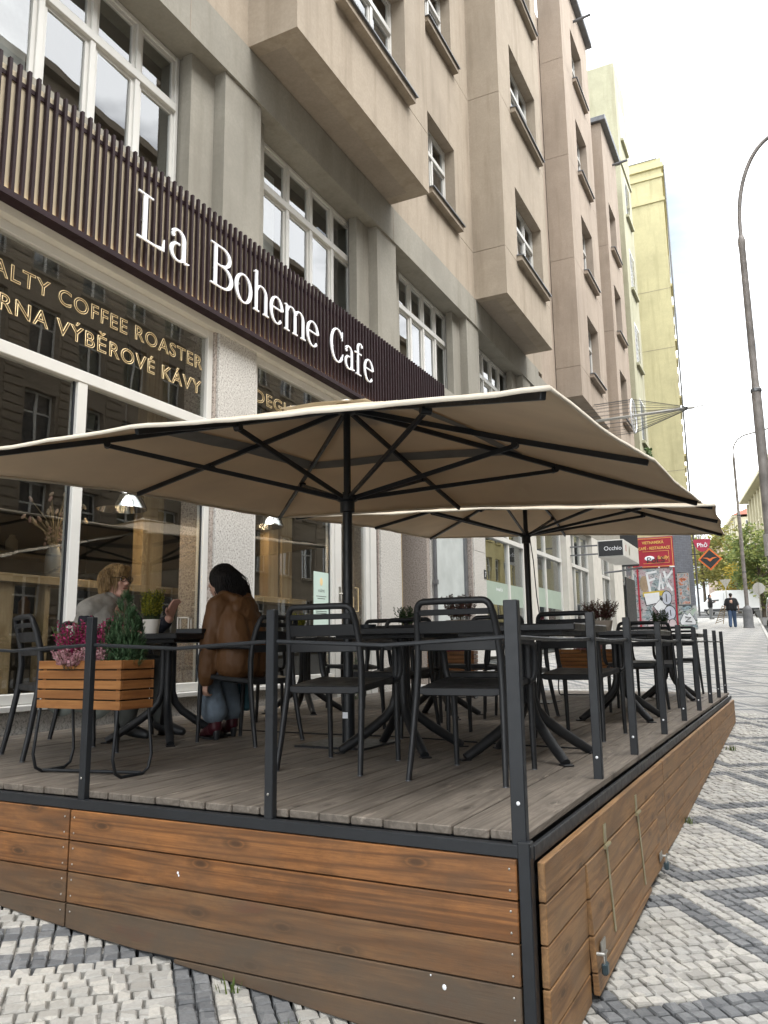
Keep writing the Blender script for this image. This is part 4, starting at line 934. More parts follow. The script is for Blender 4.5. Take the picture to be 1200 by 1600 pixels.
# ------------------------------------------------------------------ opposite side of the street
def plain_house(name, loc, rz, w_, d_, z0, z1, mat, label, cols, rows, zb, dz, wh=1.9, ww=1.15, face='x', winmat=None, roof=None, ledge=True, group=None):
    "box house whose front is local -x; windows with frame, crossbars, pane and sill stand proud of recesses"
    r_ = empty(name, loc, rz, label, 'building', group)
    pit = w_/cols; holes = [(pit*(i+.5)-ww/2, pit*(i+.5)+ww/2, zb+dz*j, zb+dz*j+wh) for i in range(cols) for j in range(rows)]
    o = wall(r_, 'front_wall', mat, 0, w_, z0, z1, -.35, 0, holes); o.matrix_parent_inverse.identity(); 
    o.scale = (-1, 1, 1)
    MB().box(.45, d_, 0, w_, z0, z1-.01).build('rear_mass', mat, r_)
    MB().box(.34, .45, 0, .4, z0, z1-.02).build('corner', mat, r_); MB().box(.34, .45, w_-.4, w_, z0, z1-.02).build('corner', mat, r_)
    if ledge:
        MB().box(-.35, .2, -.1, w_+.1, z1, z1+.3).build('cornice', mat, r_)
        for j in (0, rows-1): MB().box(-.16, -.001, 0, w_, zb+dz*j-.55, zb+dz*j-.38).build('string_course', mat, r_)
    fm = MB(); t_ = .07
    fm.box(.2, .26, 0, t_, 0, wh); fm.box(.2, .26, ww-t_, ww, 0, wh); fm.box(.2, .26, t_, ww-t_, 0, t_); fm.box(.2, .26, t_, ww-t_, wh-t_, wh); fm.box(.19, .255, ww/2-.045, ww/2+.045, t_, wh-t_)
    fm.box(.205, .25, t_, ww/2-.045, wh*.64-.03, wh*.64+.03); fm.box(.205, .25, ww/2+.045, ww-t_, wh*.64-.03, wh*.64+.03)
    fme = fm.mesh('window'); fme.materials.append(winmat or m_white)
    pme = MB().box(.23, .235, t_, ww-t_, t_, wh-t_).mesh('pane'); pme.materials.append(m_darkglass)
    sme_ = MB().box(-.12, .2, -.1, ww+.1, -.1, -.003).mesh('sill'); sme_.materials.append(mat)
    for h in holes:
        f = mesh_obj('window', fme, r_, (0, h[0], h[2])); mesh_obj('pane', pme, f); mesh_obj('sill', sme_, f)
    if roof:
        mb = MB(); mb.add([(-.4, -.2, z1+.301), (d_, -.2, z1+.301), (d_, w_+.2, z1+.301), (-.4, w_+.2, z1+.301), (d_*.5, 2, z1+roof), (d_*.5, w_-2, z1+roof)], [(0,1,4),(1,2,5,4),(2,3,5),(3,0,4,5)])
        mb.build('roof', M('roof_tile_red', (.28, .09, .06), .8, 0, .2, 4) if roof > 2.5 else M('slate_blue', (.12, .14, .17), .5, .2), r_)
    return r_
oh = plain_house('umber_house', (10.6, -16, 0), 0, 66, 9, -2.5, 21.7, m_opp, 'umber rusticated apartment house across the street, seen in the window reflections', 30, 6, 1.2, 3.1, 2.0, 1.25)
# rustication courses cut clear of the windows
rc = MB(); pit = 66/30
for i in range(60):
    z0 = -1.2 + i*.31; z1 = z0 + .255
    for k in range(31):
        a = 0 if k == 0 else pit*(k-.5)+.72; b_ = 66 if k == 30 else pit*(k+.5)-.72
        rc.box(-.035, -.0005, a+.01, b_-.01, z0, z1)
tag(rc.build('stone_course', m_opp, oh), kind='stuff')
oy = plain_house('ochre_house', (10.4, 49.95, 0), R(.8), 34, 9, -1.5, 18.5, m_opp2, 'ochre apartment house across the street further along, seen in the window reflections', 14, 5, 3.0, 3.4, 2.0, 1.2)

# ------------------------------------------------------------------ far end of the street
def yard(Y): return gz(-4, Y)
fb1 = plain_house('pilastered_house', (1.0, 74, 0), R(8.9), 32, 14, 1, 17.6, m_cream, 'tall cream house with vertical pilasters at the far right end of the street', 13, 4, 5.2, 3.2, 2.2, 1.0)
for i in range(14): MB().box(-.3, -.001, 32/13*i-.22, 32/13*i+.22, 4.2, 17.5).build('pilaster', m_cream, fb1)
MB().box(-1.1, .3, -.3, 32.3, 17.61, 17.95).build('eaves', m_cream, fb1)
fb2 = plain_house('corner_house', (-6.0, 112, 0), R(9.5), 18, 12, 2, 17.0, m_cream, 'cream corner house with a red roof beyond the trees', 7, 4, 5.4, 3.1, 1.9, 1.0, roof=3.2)
for j in range(4):
    f = MB().box(1.2, 2.1, -.05, -.01, 5.4+3.1*j, 7.3+3.1*j).build('window', m_white, fb2); MB().box(1.28, 2.02, -.056, -.051, 5.48+3.1*j, 7.2+3.1*j).build('pane', m_darkglass, f)
MB().box(-.1, 12, -.12, -.01, 11.0, 11.3).build('string_course', m_cream, fb2)
fb3 = plain_house('pink_house', (-10.5, 140, 0), R(10), 22, 12, 2, 17.5, m_pink, 'distant pinkish house glimpsed between the trees and the hanging signs', 8, 4, 5.6, 3.1, 1.9, 1.0, roof=2.0)
fb4 = plain_house('end_house', (-30, 150, 0), R(92), 20, 10, 2, 14, m_cream, 'pale house closing the view behind the white van and trees', 8, 3, 5.6, 3.1, 1.9, 1.0, roof=2.0)

def tree(name, loc, h, cr, cz, cols, label, seed, n=2600, ls=.28, group=None, trunk=.16):
    r_ = empty(name, loc, 0, label, 'tree', group); g_ = random.Random(seed); tk = MB(); lf = MB(); tips = []
    top = Vector((g_.uniform(-.3,.3), g_.uniform(-.3,.3), h*.62)); tk.tube([(0,0,-.3), (0,0,h*.2), (top.x*.4, top.y*.4, h*.42), top, (top.x, top.y, h*.86)], [trunk*1.25, trunk, trunk*.8, trunk*.5, .02], 8)
    for i in range(16):
        z = h*g_.uniform(.3, .72); a = g_.uniform(0, 6.28); l_ = cr*g_.uniform(.55, 1.0); b_ = Vector((0, 0, z)); e = Vector((math.cos(a)*l_, math.sin(a)*l_, z + l_*g_.uniform(.25, .7)))
        tk.tube([b_, b_.lerp(e, .5)+Vector((0,0,.12*l_)), e], [trunk*.4, trunk*.22, .012], 5); tips.append(e); tips.append(b_.lerp(e, .65))
    tips.append(Vector((0, 0, h*.86)))
    for k in range(34):
        a = g_.uniform(0, 6.28); q = g_.uniform(-1, 1); rr = cr*(1-q*q)**.5*g_.uniform(.5, 1.0); tips.append(Vector((rr*math.cos(a), rr*math.sin(a), cz + q*(h-cz)*.95)))
    for c in tips:
        cs = cr*g_.uniform(.16, .34)
        for _ in range(n//len(tips)):
            d_ = Vector((g_.gauss(0,1), g_.gauss(0,1), g_.gauss(0,.8)))*cs*.6; p = c + d_
            u1 = Vector((g_.uniform(-1,1), g_.uniform(-1,1), g_.uniform(-.6,.6))).normalized()*ls*g_.uniform(.6, 1.1); v1 = u1.cross(Vector((g_.uniform(-1,1), g_.uniform(-1,1), g_.uniform(-1,1)))).normalized()*ls*.45
            lf.add([p-u1, p+v1, p+u1, p-v1], [(0,1,2,3)])
    tk.build('trunk', M('bark', (.10, .08, .06), .9, 0, .25, 8, .4, 30), r_, 60); lf.build('crown', cols, r_); return r_
lm1 = leafm('leaf_green', (.085, .13, .045), (.28, .30, .09), .4); lm2 = leafm('leaf_autumn', (.17, .19, .06), (.46, .40, .13), .4); lm3 = leafm('leaf_yellow', (.28, .26, .05), (.55, .38, .06), .35)
tree('street_tree', (-2.3, 72, gz(-2.3, 72)), 7.4, 2.5, 4.2, lm1, 'green street tree in front of the cream houses behind the round sign', 1, 4200, .2, 'street trees')
tree('street_tree', (-4.6, 80, gz(-4.6, 80)), 4.6, 1.5, 2.8, lm3, 'small yellow autumn tree behind the walking man', 2, 1800, .18, 'street trees')
tree('street_tree', (-8.6, 92, gz(-6, 92)), 10.5, 3.6, 6.6, lm2, 'tall yellowish tree behind the diamond sign and grey brick corner', 3, 4200, .26, 'street trees')
tree('street_tree', (-13.0, 100, gz(-6, 100)), 12, 4.2, 7, lm1, 'green tree mostly hidden behind the grey brick corner', 4, 3000, .3, 'street trees')
tree('street_tree', (-6.4, 104, gz(-6, 104)), 7, 2.6, 4.4, lm2, 'loose yellow green tree between the diamond sign and the corner house', 6, 2400, .24, 'street trees')

# ------------------------------------------------------------------ street lamps and signs
m_lamp = M('lamp_paint', (.25, .23, .215), .6, .2, .35, 5, .25, 40)
def lamp(loc, H1, H2, out, label, sc=1.0, dirx=1):
    r_ = empty('street_lamp', loc, 0, label, 'street lamp', 'street lamps along the kerb')
    MB().lathe([(.27*sc, -.1), (.27*sc, .02), (.245*sc, .06), (.235*sc, .86), (.20*sc, .98), (.11*sc, 1.08), (.095*sc, 1.1)], (0,0,0), 20).build('base_casing', M('lamp_base', (.15, .155, .16), .7, 0, .3, 6, .2), r_, 40)
    MB().lathe([(.098*sc, 1.05), (.092*sc, H1*.62), (.088*sc, H1*.62+.04), (.072*sc, H1*.64), (.066*sc, H1*.94), (.074*sc, H1*.94+.02), (.074*sc, H1*.955), (.05*sc, H1*.965)], (0,0,0), 14).build('pole', m_lamp, r_, 40)
    pts = [(0, 0, H1*.95)]; n = 14; 
    for i in range(n+1):
        a = R(180 - 84*i/n); pts.append((dirx*(out*.55 + out*.55*math.cos(a)), 0, H1*.985 + (H2-H1)*math.sin(a)))
    pts.append((dirx*out*1.5, 0, H2*1.0+.12)); MB().tube(pts, .042*sc, 8).build('arm', m_lamp, r_, 60)
    MB().ell((dirx*(out*1.5+.28), 0, H2+.1), (.36, .14, .1)).build('lamp_head', m_sheet, r_, 60)
    for z in (H1*.30, H1*.62): MB().lathe([(.1*sc, z), (.108*sc, z+.01), (.108*sc, z+.05), (.1*sc, z+.06)], (0,0,0), 14).build('clamp', m_sheet, r_)
    return r_
l1 = lamp((-.26, 14.0, gz(-.26, 14.0)), 8.1, 9.66, 1.35, 'tall street lamp with peeling grey pole at the right edge', .82)
MB().lathe([(.105, 2.3), (.105, 2.65)], (0,0,0), 14).build('sticker_band', M('peeled_paint', (.36, .34, .32), .7, 0, .3, 8), l1)
lamp((-2.22, 45.0, gz(-2.22, 45.0)), 9.35, 10.25, 1.5, 'far street lamp standing beside the walking man')
def rsign(name, loc, z, label, shape):
    r_ = empty(name, loc, 0, label, 'road sign'); MB().tube([(0,0,-.2), (0,0,z+.35)], .032, 8).build('post', m_steel, r_, 40)
    if shape == 'round': MB().prism(el(0, z, .34, .34, 28), 'y', .034, .044).build('sign_plate', m_steel, r_)
    else: MB().prism([(-.38, z+.3), (.38, z+.3), (0, z-.36)], 'y', .034, .044).build('sign_plate', m_steel, r_)
    MB().box(-.02, .02, -.03, .033, z-.2, z+.2).build('clamp', m_steel, r_)
rsign('round_sign', (-1.85, 52, gz(-1.85, 52)), 2.05, 'back of a round grey road sign on a post by the parked cars', 'round')
rsign('triangle_sign', (-4.35, 62, gz(-4.35, 62)), 2.5, 'back of a triangular give way sign behind the walking man', 'tri')

# ------------------------------------------------------------------ vehicles
m_rub = M('tyre_rubber', (.02, .02, .02), .85, 0); m_carglass = M('car_glass', (.03, .035, .04), .25, 0, .2, 3, 0, spec=.4)
def car(name, loc, rz, paint, label, van=False):
    r_ = empty(name, loc, rz, label, 'van' if van else 'car', None if van else 'cars parked along the kerb')
    if van: prof = [(-2.7,.35),(-2.7,2.2),(-2.55,2.45),(1.2,2.45),(1.75,2.2),(2.35,1.35),(2.95,1.1),(3.05,.75),(3.05,.35)]; W_ = .98; win = [(1.05,1.42),(1.05,2.1),(1.55,2.1),(2.1,1.42)]
    else: prof = [(-2.1,.35),(-2.15,.8),(-2.1,1.02),(-1.85,1.52),(-1.5,1.62),(.2,1.62),(.95,1.08),(1.95,.95),(2.15,.7),(2.15,.35)]; W_ = .88; win = [(-1.75,1.08),(-1.6,1.48),(.15,1.5),(.75,1.1)]
    secs = [(-W_, .0), (-W_, .0), (-W_*.97, .03), (W_*.97, .03), (W_, .0), (W_, .0)]
    mb = MB(); n = len(prof)
    def P(p, x): 
        up = max(0, p[1]-1.0); return (x*(1-.13*min(1, up/.9)), p[0], p[1])
    vs = [P(p, -W_) for p in prof] + [P(p, W_) for p in prof]; mb.add(vs, [tuple(range(n)), tuple(range(2*n-1, n-1, -1))] + [(i, i+n, (i+1) % n+n, (i+1) % n) for i in range(n)])
    mb.build('body', paint, r_, bevel=.06)
    for sx in (-1, 1):
        pl = MB(); q = [P(p, sx*(W_+.006)) for p in win]; q2 = [(x-sx*.03, y_, z) for x, y_, z in q]; pl.add(q+q2, [(0,1,2,3),(7,6,5,4)] + [(i, i+4, (i+1) % 4+4, (i+1) % 4) for i in range(4)]); pl.build('side_window', m_carglass, r_)
    if van:
        for sx in (-1, 1): MB().box(sx*(W_+.004)-.012, sx*(W_+.004)+.012, -2.6, 2.5, .42, .62).build('side_trim', m_board, r_); MB().box(sx*(W_+.002)-.004, sx*(W_+.002)+.004, .55, .57, .7, 2.2).build('door_gap', m_board, r_)
        MB().box(-.8, .8, 3.0, 3.1, .36, .62).build('bumper', m_board, r_, bevel=.03)
    if van: MB().add([P((1.83, 2.08), -.8), P((1.83, 2.08), .8), P((2.4, 1.38), .85), P((2.4, 1.38), -.85)], [(0,1,2,3)]).build('windscreen', m_carglass, r_)
    else:
        MB().add([(-.62, -2.0, 1.5+.01), (.62, -2.0, 1.51), (.72, -2.13, 1.06), (-.72, -2.13, 1.06)], [(0,1,2,3)]).build('rear_window', m_carglass, r_)
        for sx in (-1, 1): MB().box(sx*.78-.07, sx*.78+.07, -2.19, -2.1, .75, 1.1).build('tail_light', M('tail_red', (.35, .02, .02), .25), r_, bevel=.02)
        MB().box(-.26, .26, -2.175, -2.15, .72, .83).build('number_plate', m_white, r_); MB().box(-.8, .8, -2.22, -2.08, .36, .6).build('bumper', m_board, r_, bevel=.03)
    wy = (-1.75, 2.0) if van else (-1.3, 1.35)
    for y_ in wy:
        for sx in (-1, 1):
            f = MB().tube([(sx*(W_-.22), y_, .33), (sx*(W_+.01), y_, .33)], .33, 18).build('wheel', m_rub, r_, 40); MB().tube([(sx*(W_-.02), y_, .33), (sx*(W_+.02), y_, .33)], .2, 14).build('rim', m_steel, f, 40)
    return r_
car('white_van', (-4.75, 72, gz(-4.9, 72)+.02), R(90), M('van_white', (.74, .75, .76), .3, 0, .03), 'white delivery van crossing the end of the street', True).scale = (.82, .82, .82)
car('parked_car', (-.62, 50.5, gz(-1, 50)-.12), R(2.8), M('car_silver', (.30, .28, .25), .2, .6), 'silver estate car parked at the kerb beside the far lamp')
car('parked_car', (.0, 44.0, gz(0, 44)-.1), R(2.8), M('car_maroon', (.10, .015, .03), .2, .3), 'dark maroon car parked nearest at the right edge')

# ------------------------------------------------------------------ deck
deck = empty('terrace_deck', (0,0,0), 0, 'raised timber terrace with weathered boards and an orange wood skirt', 'terrace')
X0, X1, Y0, Y1 = -5.42, -.87, 2.72, 11.45
pw = .139; x = X1
dk_me = {}
i = 0
while x - pw > X0 - .12:
    a, b_ = x - pw + .0035, x - .0035
    cut = 5.55 + (.0 if True else 0)
    for y0, y1 in ((Y0, 5.245), (5.252, 8.30), (8.307, Y1)):
        dz = rnd.uniform(-.0015, .0015)
        o = MB().box(a, b_, y0 + (rnd.uniform(-.004, .004) if y0 == Y0 else 0), y1, -.03+dz, dz).build('deck_plank', m_deckw, deck, bevel=.0035)
    x -= pw; i += 1
MB().box(X0, X1-.02, Y0+.05, Y1-.05, -.09, -.034).build('joists', m_board, deck)
MB().box(X0, X1+.02, Y0-.045, Y0-.012, -.075, -.032).build('edge_rail', m_black, deck, bevel=.003)
MB().box(X1+.004, X1+.022, Y0-.01, Y1, -.085, -.036).build('edge_rail', m_black, deck, bevel=.003)
MB().box(X1-.024, X1+.018, Y0-.052, Y0-.006, gz(X1, Y0)-.1, -.02).build('corner_post', m_black, deck, bevel=.003)
BH = .1315
zt = -.078
seams = [(X0-.3, -2.995), (-2.985, X1-.03)]
for r in range(6):
    z1 = zt - r*BH; z0 = z1 - BH + .005
    for a, b_ in seams:
        lo = min(gz(a, Y0-.06), gz(b_, Y0-.06)); hi = max(gz(a, Y0-.06), gz(b_, Y0-.06))
        if z1 < lo - .02: continue
        # bottom follows the sloping pavement
        def zb(x_): return max(z0, gz(x_, Y0-.05)+.004)
        n = 10; top = [(a+(b_-a)*k/n, z1) for k in range(n+1)]; bot = [(p[0], min(zb(p[0]), z1-.001)) for p in reversed(top)]
        pts = [p for p in top + bot]
        pts2 = [p for p in top if p[1] - zb(p[0]) > .012]
        if len(pts2) < 2: continue
        poly = pts2 + [(p[0], zb(p[0])) for p in reversed(pts2)]
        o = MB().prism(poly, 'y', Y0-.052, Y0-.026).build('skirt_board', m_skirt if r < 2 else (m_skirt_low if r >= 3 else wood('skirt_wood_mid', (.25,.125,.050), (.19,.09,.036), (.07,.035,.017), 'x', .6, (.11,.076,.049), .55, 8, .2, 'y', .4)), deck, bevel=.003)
        for xx in (b_-.025, a+.025):
            if xx < -4.4: continue
            for zz in (z1-.03, z0+.03):
                if zz > gz(xx, Y0)+.02:
                    sc_ = MB().ell((xx, Y0-.0522, zz), (.0045, .003, .0045), None, 8, 4).build('screw', m_steel, deck, 60)
MB().box(X0, X1-.05, Y0-.024, Y0-.012, -1.0, -.1).build('backing', m_board, deck); MB().box(X1-.03, X1-.012, Y0, Y1, -1.0, -.1).build('backing', m_board, deck)
MB().box(X0, X1-.03, Y1-.03, Y1-.012, -.8, -.1).build('backing', m_board, deck)
for xx, zz, r_ in ((-1.17, -.51, .008), (-2.35, -.275, .005), (-2.345, -.285, .004), (-1.22, -.48, .003)): MB().ell((xx, Y0-.0525, zz), (r_, .0015, r_*1.2), None, 8, 4).build('dropping', m_letter, deck, 60)
MB().box(-.8639, -.8632, 2.70, 2.72, PHS-.05, PHS-.02).build('sticker', m_letter, deck) if False else None
# side skirt along the street: fixed boards, and a hatch hung proud of them
HY0, HY1 = 3.27, 4.93
def sideboard(y0, y1, z0, z1, xo, name='skirt_board'):
    n = 12; top = [(y0+(y1-y0)*k/n, z1) for k in range(n+1)]; top = [p for p in top if z1 - max(z0, gz(X1, p[0])+.004) > .01]
    if len(top) < 2: return None
    poly = top + [(p[0], max(z0, gz(X1+.05, p[0])+.004)) for p in reversed(top)]
    return MB().prism(poly, 'x', xo, xo+.026).build(name, m_skirt_y, deck, bevel=.003)
for r in range(6):
    z1 = zt - .012 - r*BH; z0 = z1 - BH + .005
    if r == 0: spans = [(Y0+.004, 5.295), (5.305, 8.35), (8.36, Y1)]
    else: spans = [(Y0+.004, HY0-.008), (HY1+.006, 5.295), (5.305, 8.35), (8.36, Y1)]
    for a, b_ in spans: sideboard(a, b_, z0, z1, X1+.024)
hatch = []
for r in range(1, 6):
    z1 = zt - .012 - r*BH; z0 = z1 - BH + .005
    n = 8; top = [(HY0+(HY1-HY0)*k/n, z1) for k in range(n+1)]; top = [p for p in top if z1 - max(z0, gz(X1, p[0])+.03) > .012]
    if len(top) < 2: continue
    poly = top + [(p[0], max(z0, gz(X1+.05, p[0])+.03)) for p in reversed(top)]
    tilt = .012 + .012*r
    hb_ = MB().prism(poly, 'x', X1+.029, X1+.053); hb_.v = [(x_ + (zt-BH-z_)*.055, y_, z_) for x_, y_, z_ in hb_.v]; hb_.build('hatch_board', m_skirt_y, deck, bevel=.003)
for y_ in (3.62, 4.36):
    hg = MB(); hg.box(X1+.0505, X1+.054, y_-.022, y_+.022, zt-.012-BH+.006, zt-.012-BH+.085); hg.build('hinge_plate', m_brass, deck)
    MB().tube([(X1+.060, y_-.045, zt-.012-BH-.001), (X1+.060, y_+.045, zt-.012-BH-.001)], .009, 8).build('hinge_pin', m_brass, deck, 40)
    za, zb_ = zt-.02-BH, zt-.013-BH*3.6; fx = lambda z_: X1+.0545+(zt-BH-z_)*.055
    st_ = MB()
    for k_ in (0, .0035): st_.v += [(fx(za)+k_, y_-.013, za), (fx(za)+k_, y_+.013, za), (fx(zb_)+k_, y_+.013, zb_), (fx(zb_)+k_, y_-.013, zb_)]
    st_.f = [(0,1,2,3),(4,5,6,7),(0,1,5,4),(1,2,6,5),(2,3,7,6),(3,0,4,7)]; st_.build('hinge_strap', m_brass, deck)
def padlock(y_, z, lab):
    r_ = empty('padlock', (X1+.098, y_, z), 0, lab, 'padlock', 'padlocks on the deck hatch')
    MB().box(-.012, .012, -.02, .02, -.055, -.012).build('lock_body', M('lock_blue', (.05, .08, .095), .4, .3), r_, bevel=.006)
    MB().tube([(0, -.013, -.015), (0, -.013, .01), (0, -.006, .022), (0, .006, .022), (0, .013, .01), (0, .013, -.015)], .004, 8).build('shackle', m_steel, r_, 60)
for y_, lab in ((3.30, 'blue grey padlock on the near end of the deck hatch'), (4.90, 'blue grey padlock on the far end of the deck hatch')):
    z = -.565
    padlock(y_, z, lab)
    MB().box(X1+.0765, X1+.0815, y_+(.02 if y_ < 4 else -.10), y_+(.10 if y_ < 4 else -.02), z+.005, z+.05).build('hasp', m_steel, deck, bevel=.002); MB().tube([(X1+.052, y_-.02, z+.02), (X1+.098, y_-.015, z+.02), (X1+.098, y_+.03, z+.02)], .007, 6).build('staple', m_steel, deck, 60)

# railing
rail = empty('terrace_railing', (0,0,0), 0, 'black steel post railing with thin rods round the terrace edge', 'railing')
PH = .785
side = [2.76, 3.93, 4.86, 6.02, 7.12, 8.24, 9.34, 10.34, 11.28]
fpos = [(-.893, 2.705), (-1.915, 2.70), (-2.945, 2.70), (-4.0, 2.70)]
def post(x, y, sz=.05, ang=0):
    o = MB().box(-sz/2, sz/2, -.017, .017, -.09, PH).build('post', m_black, rail, bevel=.003, loc=(x, y, 0)); return o
for i, (x_, y_) in enumerate(fpos):
    post(x_, y_, .052 if i == 0 else .040)
    if i: MB().ell((x_, y_-.019, .06), (.006, .004, .006), None, 8, 5).build('bolt', m_steel, rail, 60)
for i, y_ in enumerate(side[1:]):
    o = post(X1-.03, y_, .042); MB().ell((X1-.03, y_-.021, .10), (.007, .004, .007), None, 8, 5).build('bolt', m_letter, rail, 60)
MB().ell((-.89, 2.684, .10), (.007, .004, .007), None, 8, 5).build('bolt', m_letter, rail, 60)
RZ = .655
def rod(pts, r=.0085): MB().tube(pts, r, 8).build('rod', m_black, rail, 40)
for (a, b_), dz in zip(zip(fpos[:-1], fpos[1:]), (.012, -.004, .0)): rod([(a[0]-.027, a[1], RZ), ((a[0]+b_[0])/2, a[1], RZ-.022), (b_[0]+.027, b_[1], RZ)])
pr = (X1-.03, 2.76)
ys_ = [2.73] + side[1:]
for a, b_ in zip(ys_[:-1], ys_[1:]): rod([(X1-.03, a+.022, RZ), (X1-.03, (a+b_)/2, RZ-.006), (X1-.03, b_-.022, RZ)])
for y_ in side[1:]: MB().tube([(X1-.03, y_-.03, RZ), (X1-.03, y_-.021, RZ)], .016, 10).build('collar', m_black, rail, 40)

# ------------------------------------------------------------------ chairs and tables
def make_chair():
    t = empty('terrace_chair', (0,0,0), 0, 'x', 'chair', 'dark plastic terrace armchairs')
    for sx in (-1, 1):
        MB().tube([(sx*.240, -.292, 0), (sx*.232, -.262, .15), (sx*.219, -.222, .40), (sx*.212, -.212, .55), (sx*.207, -.222, .66), (sx*.198, -.247, .76), (sx*.190, -.262, .80)], [.0135, .015, .017, .0175, .0175, .0175, .0175], 10, flat=1.15).build('rear_leg', m_chair, t, 50)
        MB().tube([(sx*.212, .272, 0), (sx*.212, .262, .2), (sx*.213, .252, .43)], [.0135, .0155, .018], 10).build('front_leg', m_chair, t, 50)
        pts = [(sx*.222, .20, .445), (sx*.235, .235, .455), (sx*.248, .235, .50), (sx*.252, .222, .585), (sx*.251, .205, .625), (sx*.248, .17, .645), (sx*.240, .03, .652), (sx*.226, -.12, .647), (sx*.212, -.222, .64)]
        MB().tube(pts, [.015, .017, .0175, .0175, .018, .0185, .0185, .018, .0165], 10, flat=1.0).build('armrest', m_chair, t, 60)
        MB().tube([(sx*.212, .272, 0), (sx*.212, .272, .004)], .0155, 10).build('foot_cap', m_sheet, t); MB().tube([(sx*.240, -.292, 0), (sx*.240, -.292, .004)], .0155, 10).build('foot_cap', m_sheet, t)
    # seat: dished slab
    nx, ny = 12, 10; vs = []; 
    for j in range(ny+1):
        v = j/ny; y_ = -.225 + v*.475
        hw = .205 + .022*math.sin(v*math.pi*.8)
        for i in range(nx+1):
            u = -1 + 2*i/nx; z = .430 + .038*min(1, v*1.1) - .016*(1-u*u)*max(0, math.sin(math.pi*min(1, v*1.05)))**.7 - (.014*max(0, (v-.8)/.2)**2)
            vs.append((u*hw, y_, z))
    mb = MB(); n = nx+1; k = len(vs); mb.add(vs + [(x_, y_, z-.030-(.008 if 0 < i_ % n < nx else 0)) for i_, (x_, y_, z) in enumerate(vs)], [(j*n+i, j*n+i+1, (j+1)*n+i+1, (j+1)*n+i) for j in range(ny) for i in range(nx)] + [(k+j*n+i, k+(j+1)*n+i, k+(j+1)*n+i+1, k+j*n+i+1) for j in range(ny) for i in range(nx)]
        + [(i, k+i, k+i+1, i+1) for i in range(nx)] + [(ny*n+i, ny*n+i+1, k+ny*n+i+1, k+ny*n+i) for i in range(nx)] + [(j*n, (j+1)*n, k+(j+1)*n, k+j*n) for j in range(ny)] + [(j*n+nx, k+j*n+nx, k+(j+1)*n+nx, (j+1)*n+nx) for j in range(ny)])
    mb.build('seat', m_chair, t, 50, bevel=.004)
    # top rail with rounded corners, then slats bowed to the rear
    def bk(z): return -.222 - .04*max(0, (z-.66)/.14) if z > .66 else -.215 - .007*(z-.55)/.11
    pts = []
    for i in range(9):
        a = R(180 - 90*i/8); pts.append((-.148+.042*math.cos(a), -.262-.012*math.sin(a), .80+.042*math.sin(a)))
    pts += [(-.09, -.279, .8425), (0, -.282, .8425), (.09, -.279, .8425)] + [(-p[0], p[1], p[2]) for p in reversed(pts)]
    MB().tube(pts, .0165, 10).build('top_rail', m_chair, t, 60)
    def slat(z0, z1, hw, name='slat'):
        nx_ = 10; vs_ = []; fs_ = []
        for i in range(nx_+1):
            u = -1+2*i/nx_; dy = -.02*(1-u*u)
            for z in (z0, z1): vs_ += [(u*hw, bk(z)+dy-.006, z), (u*hw, bk(z)+dy+.006, z)]
        for i in range(nx_):
            a = i*4; b_ = a+4; fs_ += [(a, b_, b_+2, a+2), (a+1, a+3, b_+3, b_+1), (a, a+1, b_+1, b_), (a+2, b_+2, b_+3, a+3)]
        fs_ += [(0,2,3,1), (nx_*4, nx_*4+1, nx_*4+3, nx_*4+2)]; MB().add(vs_, fs_).build(name, m_chair, t, 50, bevel=.003)
    slat(.775, .803, .196); slat(.688, .748, .202); slat(.606, .655, .210)
    return t
proto_chair = make_chair()
used = [False]
def chair(x, y, rz, label):
    o = proto_chair if not used[0] else copy_tree(proto_chair); used[0] = True
    o.location = (x, y, .001); o.rotation_euler.z = R(rz); o['label'] = label; return o
chair(-1.47, 3.82, 1, 'dark armchair seen from behind, right beside the corner railing post')
chair(-2.25, 3.84, 4, 'dark armchair seen from behind, next to the middle front railing post')
chair(-3.46, 4.60, 84, 'dark armchair in which the guest in the brown jacket sits')
chair(-4.68, 4.46, -80, 'dark armchair in which the blond guest sits behind the planter')
chair(-4.16, 3.62, -24, 'empty dark armchair at the far left behind the wooden planter')
chair(-2.72, 5.38, 178, 'dark armchair on the far side of the double table beside the parasol pole')
chair(-1.98, 5.42, 183, 'dark armchair behind the double table, seen through the back of the corner chair')
chair(-1.40, 5.72, -6, 'dark armchair between the second and third side railing posts, seen from behind')
chair(-1.42, 8.02, 181, 'dark armchair on the far side of the middle side table with the heather pot')
chair(-1.36, 8.75, 2, 'dark armchair seen from behind at the farthest side table')
chair(-1.38, 10.72, 180, 'last dark armchair at the far end of the terrace')
chair(-2.95, 6.02, -3, 'dark armchair before the inner table with the two potted heathers')
chair(-2.95, 7.72, 176, 'dark armchair behind the inner table with the two potted heathers')
chair(-4.55, 6.05, 8, 'dark armchair near the cafe window with a folded grey blanket on it')
chair(-4.4, 7.75, 190, 'dark armchair beside the granite pilaster behind the window table')
chair(-2.25, 6.95, 96, 'dark armchair at the side of the inner table, turned to the facade')
bl = MB().box(-.19, .19, -.16, .2, 0, .035).build('blanket', M('blanket_grey', (.20, .22, .24), .95, 0, .15, 8, .3), None, bevel=.012, loc=(-4.55, 6.06, .4545), rz=R(8)); tag(bl, 'folded grey blanket lying on the seat of the armchair near the cafe window', 'blanket')
